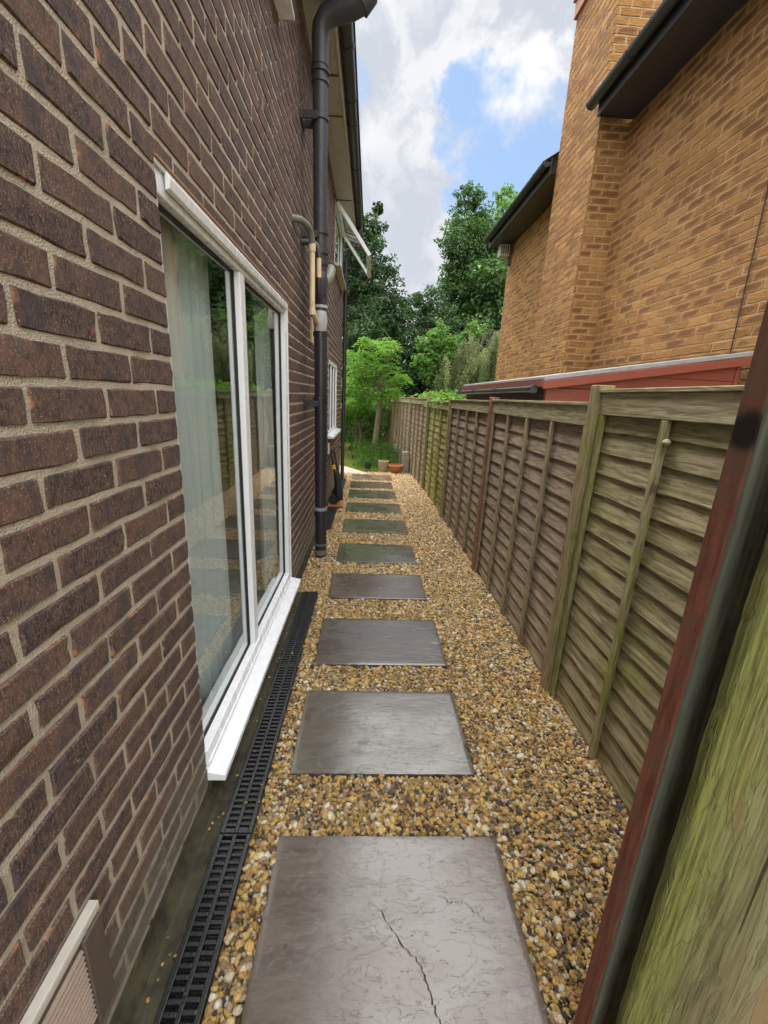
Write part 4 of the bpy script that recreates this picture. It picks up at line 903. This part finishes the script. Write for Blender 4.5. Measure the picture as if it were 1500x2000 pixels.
def crown_points(blobs, dens, leaf, clump=.28, flat=.7):
    """clumps of leaves spread through and over ellipsoid blobs (centre, radius)"""
    P = []; Rn = []; Nn = []
    for c_, r in blobs:
        nc = max(40, int(50 * (r / .9) ** 1.6))
        for _ in range(nc):
            d = rng.normal(0, 1, 3); d /= np.linalg.norm(d); q = r * rng.uniform(.35, 1.05); cc = c_ + d * q * np.array([1, 1, .95])
            cr = r * clump * rng.uniform(.6, 1.4); m = int(dens * (cr / leaf) ** 2 * 1.1) + 9
            v = rng.normal(0, 1, (m, 3)); v /= np.linalg.norm(v, axis=1)[:, None]; v *= (rng.random((m, 1)) ** .45)
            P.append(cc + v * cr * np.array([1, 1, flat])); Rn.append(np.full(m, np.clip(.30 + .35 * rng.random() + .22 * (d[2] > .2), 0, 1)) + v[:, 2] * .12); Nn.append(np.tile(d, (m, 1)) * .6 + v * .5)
    return np.concatenate(P), np.concatenate(Rn), np.concatenate(Nn)
def tree(name, blobs, base, leaf, m_, label, cat='tree', group=None, dens=1.0, trunk_r=.16, bark='bark', limbs=True, clump=.28, parts=('crown', 'trunk')):
    base = np.array(base, float); root = empty(name, base, 0, label, cat, group)
    P, Rn, Nn = crown_points([(np.array(c) - base, r) for c, r in blobs], dens, leaf, clump)
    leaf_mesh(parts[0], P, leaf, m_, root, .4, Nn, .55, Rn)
    t = MB(); cs = [np.array(c) - base for c, r in blobs]; top = cs[int(np.argmax([c[2] * (r > .45) for c, (_, r) in zip(cs, blobs)]))] if max(r for _, r in blobs) > .45 else cs[int(np.argmax([c[2] for c in cs]))]
    mid = np.mean([c[:2] for c in cs], 0)
    pts = [Vector((0, 0, -.1))] + [Vector((mid[0] * q * .5 + top[0] * q * .5 + noise.noise(Vector((q * 3, base[0], 0))) * .15, mid[1] * q, top[2] * q)) for q in (.22, .44, .66, .86)]
    t.tube(pts, [trunk_r * 1.25, trunk_r, trunk_r * .7, trunk_r * .32, trunk_r * .08], 10)
    if limbs:
        for c_, (bc, r) in zip(cs, blobs):
            s_ = pts[1 + (hash(round(float(c_[0]) * 100)) % 3)]; s_ = min(pts[1:4], key=lambda p: abs(p.z - (c_[2] - .6))); e_ = Vector(c_) ; m2 = (s_ + e_) / 2 + Vector((0, 0, -.12))
            t.tube([s_, m2, e_], [trunk_r * .4, trunk_r * .26, trunk_r * .08], 7)
            for _ in range(4):
                f_ = e_ + Vector(rng.normal(0, r * .45, 3)); t.tube([m2.lerp(e_, .6), f_], [trunk_r * .12, trunk_r * .04], 5)
    t.build(parts[1], bark, root, smooth=True, fix=False)
    return root
def B(Y, *l): return [(at(u, v, Y + random.uniform(-.6, .6)), r / 808 * (Y * .97)) for u, v, r in l]
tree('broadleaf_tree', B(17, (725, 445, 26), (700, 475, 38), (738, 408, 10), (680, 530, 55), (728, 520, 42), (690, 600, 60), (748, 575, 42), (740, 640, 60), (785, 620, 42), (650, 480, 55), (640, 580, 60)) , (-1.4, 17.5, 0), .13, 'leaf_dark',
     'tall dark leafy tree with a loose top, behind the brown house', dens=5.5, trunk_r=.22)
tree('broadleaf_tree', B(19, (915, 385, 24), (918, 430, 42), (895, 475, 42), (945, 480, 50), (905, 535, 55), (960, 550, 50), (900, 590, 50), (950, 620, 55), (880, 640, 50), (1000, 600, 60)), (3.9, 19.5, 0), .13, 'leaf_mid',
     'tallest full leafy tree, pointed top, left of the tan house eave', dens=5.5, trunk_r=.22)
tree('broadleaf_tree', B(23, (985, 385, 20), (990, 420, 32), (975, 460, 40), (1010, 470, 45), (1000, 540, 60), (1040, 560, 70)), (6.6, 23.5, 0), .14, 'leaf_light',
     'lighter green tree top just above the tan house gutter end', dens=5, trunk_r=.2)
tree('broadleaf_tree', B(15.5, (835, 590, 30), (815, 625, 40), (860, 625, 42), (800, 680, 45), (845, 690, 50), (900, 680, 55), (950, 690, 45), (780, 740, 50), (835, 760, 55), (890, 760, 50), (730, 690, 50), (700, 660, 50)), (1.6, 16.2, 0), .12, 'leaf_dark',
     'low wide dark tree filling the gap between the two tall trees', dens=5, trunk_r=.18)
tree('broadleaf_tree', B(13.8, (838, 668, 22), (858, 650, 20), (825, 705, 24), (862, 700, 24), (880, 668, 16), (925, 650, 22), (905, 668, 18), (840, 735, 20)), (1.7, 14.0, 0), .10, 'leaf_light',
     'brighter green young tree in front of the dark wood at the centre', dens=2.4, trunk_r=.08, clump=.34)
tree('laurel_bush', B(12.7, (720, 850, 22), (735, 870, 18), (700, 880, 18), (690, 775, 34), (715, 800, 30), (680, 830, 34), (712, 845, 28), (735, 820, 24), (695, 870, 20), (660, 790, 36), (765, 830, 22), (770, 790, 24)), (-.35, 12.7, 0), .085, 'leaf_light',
     'dark dense bush behind the sapling at the lawn edge', 'bush', dens=5, trunk_r=.05, parts=('foliage', 'stem'))
# sapling with compound leaves
def frond_points(cs, nfr, flen, leaf):
    P = []; Rn = []; Nn = []; A_ = []
    for c_, r in cs:
        for _ in range(nfr):
            d = rng.normal(0, 1, 3); d[2] = abs(d[2]) * .6 + .1; d /= np.linalg.norm(d); s_ = c_ + rng.normal(0, r * .4, 3)
            h = np.array([d[0], d[1], 0]); h /= np.linalg.norm(h) + 1e-6; side = np.array([-h[1], h[0], 0]); L = flen * rng.uniform(.7, 1.2); rr = rng.random()
            for k in range(7):
                q = k / 6; p = s_ + h * L * q + np.array([0, 0, L * (.45 * q - .75 * q * q)])
                for sd_ in (-1, 1): P.append(p + side * sd_ * leaf * .62); Rn.append(.35 + .5 * rr); Nn.append([0, 0, 1.])
    return np.array(P), np.array(Rn), np.array(Nn)
Ys = 11.4; sb = at(735, 880, 12.0); root = empty('ash_sapling', (.33, 11.5, 0), 0, 'bright green sapling with feathery leaves on a thick pale trunk at the path end', 'tree')
cs = [(at(u, v, Ys + random.uniform(-.35, .35)) - np.array([.33, 11.5, 0]), r / 808 * Ys) for u, v, r in ((745, 772, 13), (712, 775, 15), (690, 785, 14), (715, 668, 9), (688, 695, 12), (735, 672, 10), (722, 700, 18), (742, 712, 22), (700, 728, 20), (760, 722, 18), (690, 755, 18), (725, 740, 22), (775, 742, 14), (755, 690, 16), (745, 752, 18), (708, 695, 12), (765, 672, 9), (785, 740, 8), (770, 765, 12))]
Pf, Rf, Nf = frond_points(cs, 17, .34, .075); leaf_mesh('crown', Pf, .088, 'leaf_bright', root, .9, Nf, .42, Rf)
t = MB(); t.tube([(-.10, .3, -.1), (-.06, .2, .5), (-.02, .1, 1.0), (.02, .05, 1.55), (.03, .0, 1.9)], [.10, .085, .078, .07, .05], 12)
for c_, r in cs: t.tube([Vector((.02, .02, 1.6)), Vector((.5 * c_[0], .5 * c_[1], 1.7 + .4 * (c_[2] - 1.7))), Vector(c_)], [.022, .014, .005], 6)
t.build('trunk', 'pale_bark', root, smooth=True, fix=False)
# second bright shrub filling behind the sapling
tree('garden_shrub', B(11.95, (690, 715, 20), (705, 740, 24), (680, 755, 24), (722, 765, 20), (690, 790, 22), (712, 795, 20), (676, 815, 20), (765, 770, 15), (770, 800, 14)), (-.2, 12.0, 0), .075, 'leaf_bright', 'bright green shrub beside the downpipe, left of the sapling', 'shrub', dens=2.4, trunk_r=.03, parts=('foliage', 'stem'), clump=.36)
# weeping birch
root = empty('weeping_tree', (3.0, 13.4, 0), 0, 'weeping tree with grey green hanging strands left of the tan house', 'tree')
P = []; Rn = []; t = MB(); t.tube([(0, 0, -.1), (.05, 0, 1.5), (.1, 0, 3.0), (.0, 0, 3.6)], [.12, .09, .06, .02], 10)
b0 = np.array([3.0, 13.4, 0])
for k in range(560):
    kc = k // 7; rc_ = np.random.default_rng(500 + kc); u = rc_.uniform(852, 1000) + rng.normal(0, 2.2); ridge = np.interp(u, [850, 862, 880, 900, 915, 928, 945, 955, 968, 1000], [740, 700, 688, 668, 640, 655, 682, 680, 648, 640]) + abs(rc_.normal(0, 30)) * (rc_.random() < .85) + abs(rng.normal(0, 3)); Yk = 13.4 + rc_.uniform(-1.2, 1.2) + rng.normal(0, .06)
    s_ = at(u, ridge, Yk) - b0; L = rc_.uniform(.6, 1.5) * rng.uniform(.8, 1.1); L = min(L, s_[2] - .5)
    m = int(L / .022)
    q = np.linspace(0, 1, m); sway = rc_.normal(0, .16, 2) + rng.normal(0, .03, 2)
    pts = s_ + np.stack([sway[0] * q + np.sin(q * 6 + k) * .02, sway[1] * q, -L * q], 1)
    P.append(pts + rng.normal(0, .030, (m, 3)) * np.array([1, 1, 1.])); Rn.append(np.full(m, rc_.random() * .85 + .05))
    if k % 40 == 0: t.tube([Vector((.05, 0, 2.2)), Vector((s_[0] * .6, s_[1] * .6, s_[2] + .12)), Vector(s_)], [.014, .008, .003], 5)
    if k % 6 == 0: t.tube([Vector(pts[0]), Vector(pts[len(pts) // 2]), Vector(pts[-1])], .003, 4)
leaf_mesh('crown', np.concatenate(P), .060, 'leaf_grey', root, .3, None, .45, np.concatenate(Rn)); t.build('trunk', 'bark', root, smooth=True, fix=False)
# wood further back and to the sides, seen above the roofs, in the glass and in gaps
for (x, y, h, r, lab) in ((-6, 27, 9, 3.2, 'dark tree far behind the brown house, farthest left'), (1.0, 29, 7.2, 3.0, 'distant tree behind the gap between the tall trees'), (6.5, 16.5, 7.5, 2.2, 'broad tree hidden behind the tan house, mirrored in the big window'),
                          (9.5, 21, 8, 2.8, 'far right tree behind the tan house'), (10, 13.5, 8, 2.3, 'tree beside the far gable of the tan house'), (5.5, 31, 8.2, 3.0, 'distant tree behind the tallest tree'), (-3.5, 21, 7, 2.2, 'rounded tree beyond the rear corner of the brown house')):
    bl = [(np.array([x + rng.normal(0, r * .5), y + rng.normal(0, r * .4), h - r * q]), r * rng.uniform(.55, .75)) for q in (.6, .9, 1.2, 1.6, 2.0, 2.4, 1.4, 1.9)]
    tree('background_tree', bl, (x, y, 0), .22, 'leaf_dark' if y > 20 else 'leaf_mid', lab, group='trees of the wood beyond the gardens', dens=2.4, trunk_r=.2)
# hedge mass at the wood's foot
P, Rn, Nn = crown_points([(np.array([x, 15.8 + rng.normal(0, .5), z]), .75) for x in np.arange(-4, 7, .62) for z in (.4, 1.2, 2.0)], 2.2, .11, .34)
o = leaf_mesh('undergrowth', P, .12, 'leaf_dark', None, .4, Nn, .55, Rn); tag(o, 'dark undergrowth at the foot of the wood', 'undergrowth', kind='stuff')
# weeds round the sapling foot and the fence
P = []
for k in range(420):
    x = rng.uniform(-.25, .80); y = rng.uniform(9.7, 12.6)
    if x > fence_x(y) - .08: continue
    hh = rng.uniform(.14, .55) * (1 if y > 10.2 else .6); m = int(hh * 60)
    q = rng.random((m, 1)); P.append(np.array([x, y, -.05]) + q * np.array([rng.normal(0, .08), rng.normal(0, .08), hh]) + rng.normal(0, .025, (m, 3)))
P = np.concatenate(P); o = leaf_mesh('weeds', P, .05, 'leaf_light', None, .6, None, .4); tag(o, 'leafy weeds growing round the sapling foot behind the pots', 'weeds', kind='stuff')
# grass blades on the lawn
n = 26000; X = rng.uniform(-2.6, 1.6, n); Y = 9.1 + rng.random(n) ** 1.4 * 6.5
ok = ~((X < .06) & (Y < 9.1 + np.clip(.6 - (X + .5) * .9, 0, .9))) & ((X < fence_x(Y) - .03) | (Y > 13)) & ~((X > .0) & (Y < 9.2)); X, Y = X[ok], Y[ok]; n = len(X)
h = rng.uniform(.03, .09, n); a = rng.uniform(0, 6.28, n); dx = np.cos(a) * .005; dy = np.sin(a) * .005; lx = rng.normal(0, .02, n); ly = rng.normal(0, .02, n)
V = np.stack([np.stack([X - dx, Y - dy, np.full(n, -.06)], 1), np.stack([X + dx, Y + dy, np.full(n, -.06)], 1), np.stack([X + lx, Y + ly, -.06 + h], 1)], 1).reshape(-1, 3)
o = link('grass', npmesh('grass', V, np.arange(3 * n).reshape(-1, 3), {'rnd': ('FLOAT', np.repeat(rng.random(n), 3))}), MATS['grass_blade']); tag(o, 'short yellow green lawn grass beyond the path end', 'grass', kind='stuff')
# nasturtiums over the fence
root = empty('nasturtium_plant', (1.32, 7.2, 0), 0, 'nasturtium plant with pale leaves and orange flowers showing over the fence top', 'plant')
cs = [(np.array([x_ - 1.32, y_ - 7.2, z_]), .13) for x_, y_, z_ in [(1.22 + .05 * math.sin(k * 2.), 5.95 + k * .23, 1.58 + .05 * math.sin(k * 1.7)) for k in range(13)]]
P = np.concatenate([c_ + rng.normal(0, 1, (130, 3)) * np.array([.07, .13, .055]) for c_, r in cs]); leaf_mesh('foliage', P, .065, 'leaf_bright', root, 1.2, None, .95)
F_ = np.concatenate([c_ + np.array([0, 0, .07]) + rng.normal(0, 1, (9, 3)) * np.array([.04, .04, .02]) for c_, r in cs[4::3]]); leaf_mesh('flowers', F_, .045, 'petal_orange', root, .6, None, .9)
t = MB()
for c_, r in cs: t.tube([(0, c_[1] * .6, 0), (c_[0] * .6, c_[1] * .8, .8), Vector(c_)], .006, 5)
t.build('stem', 'bark', root)
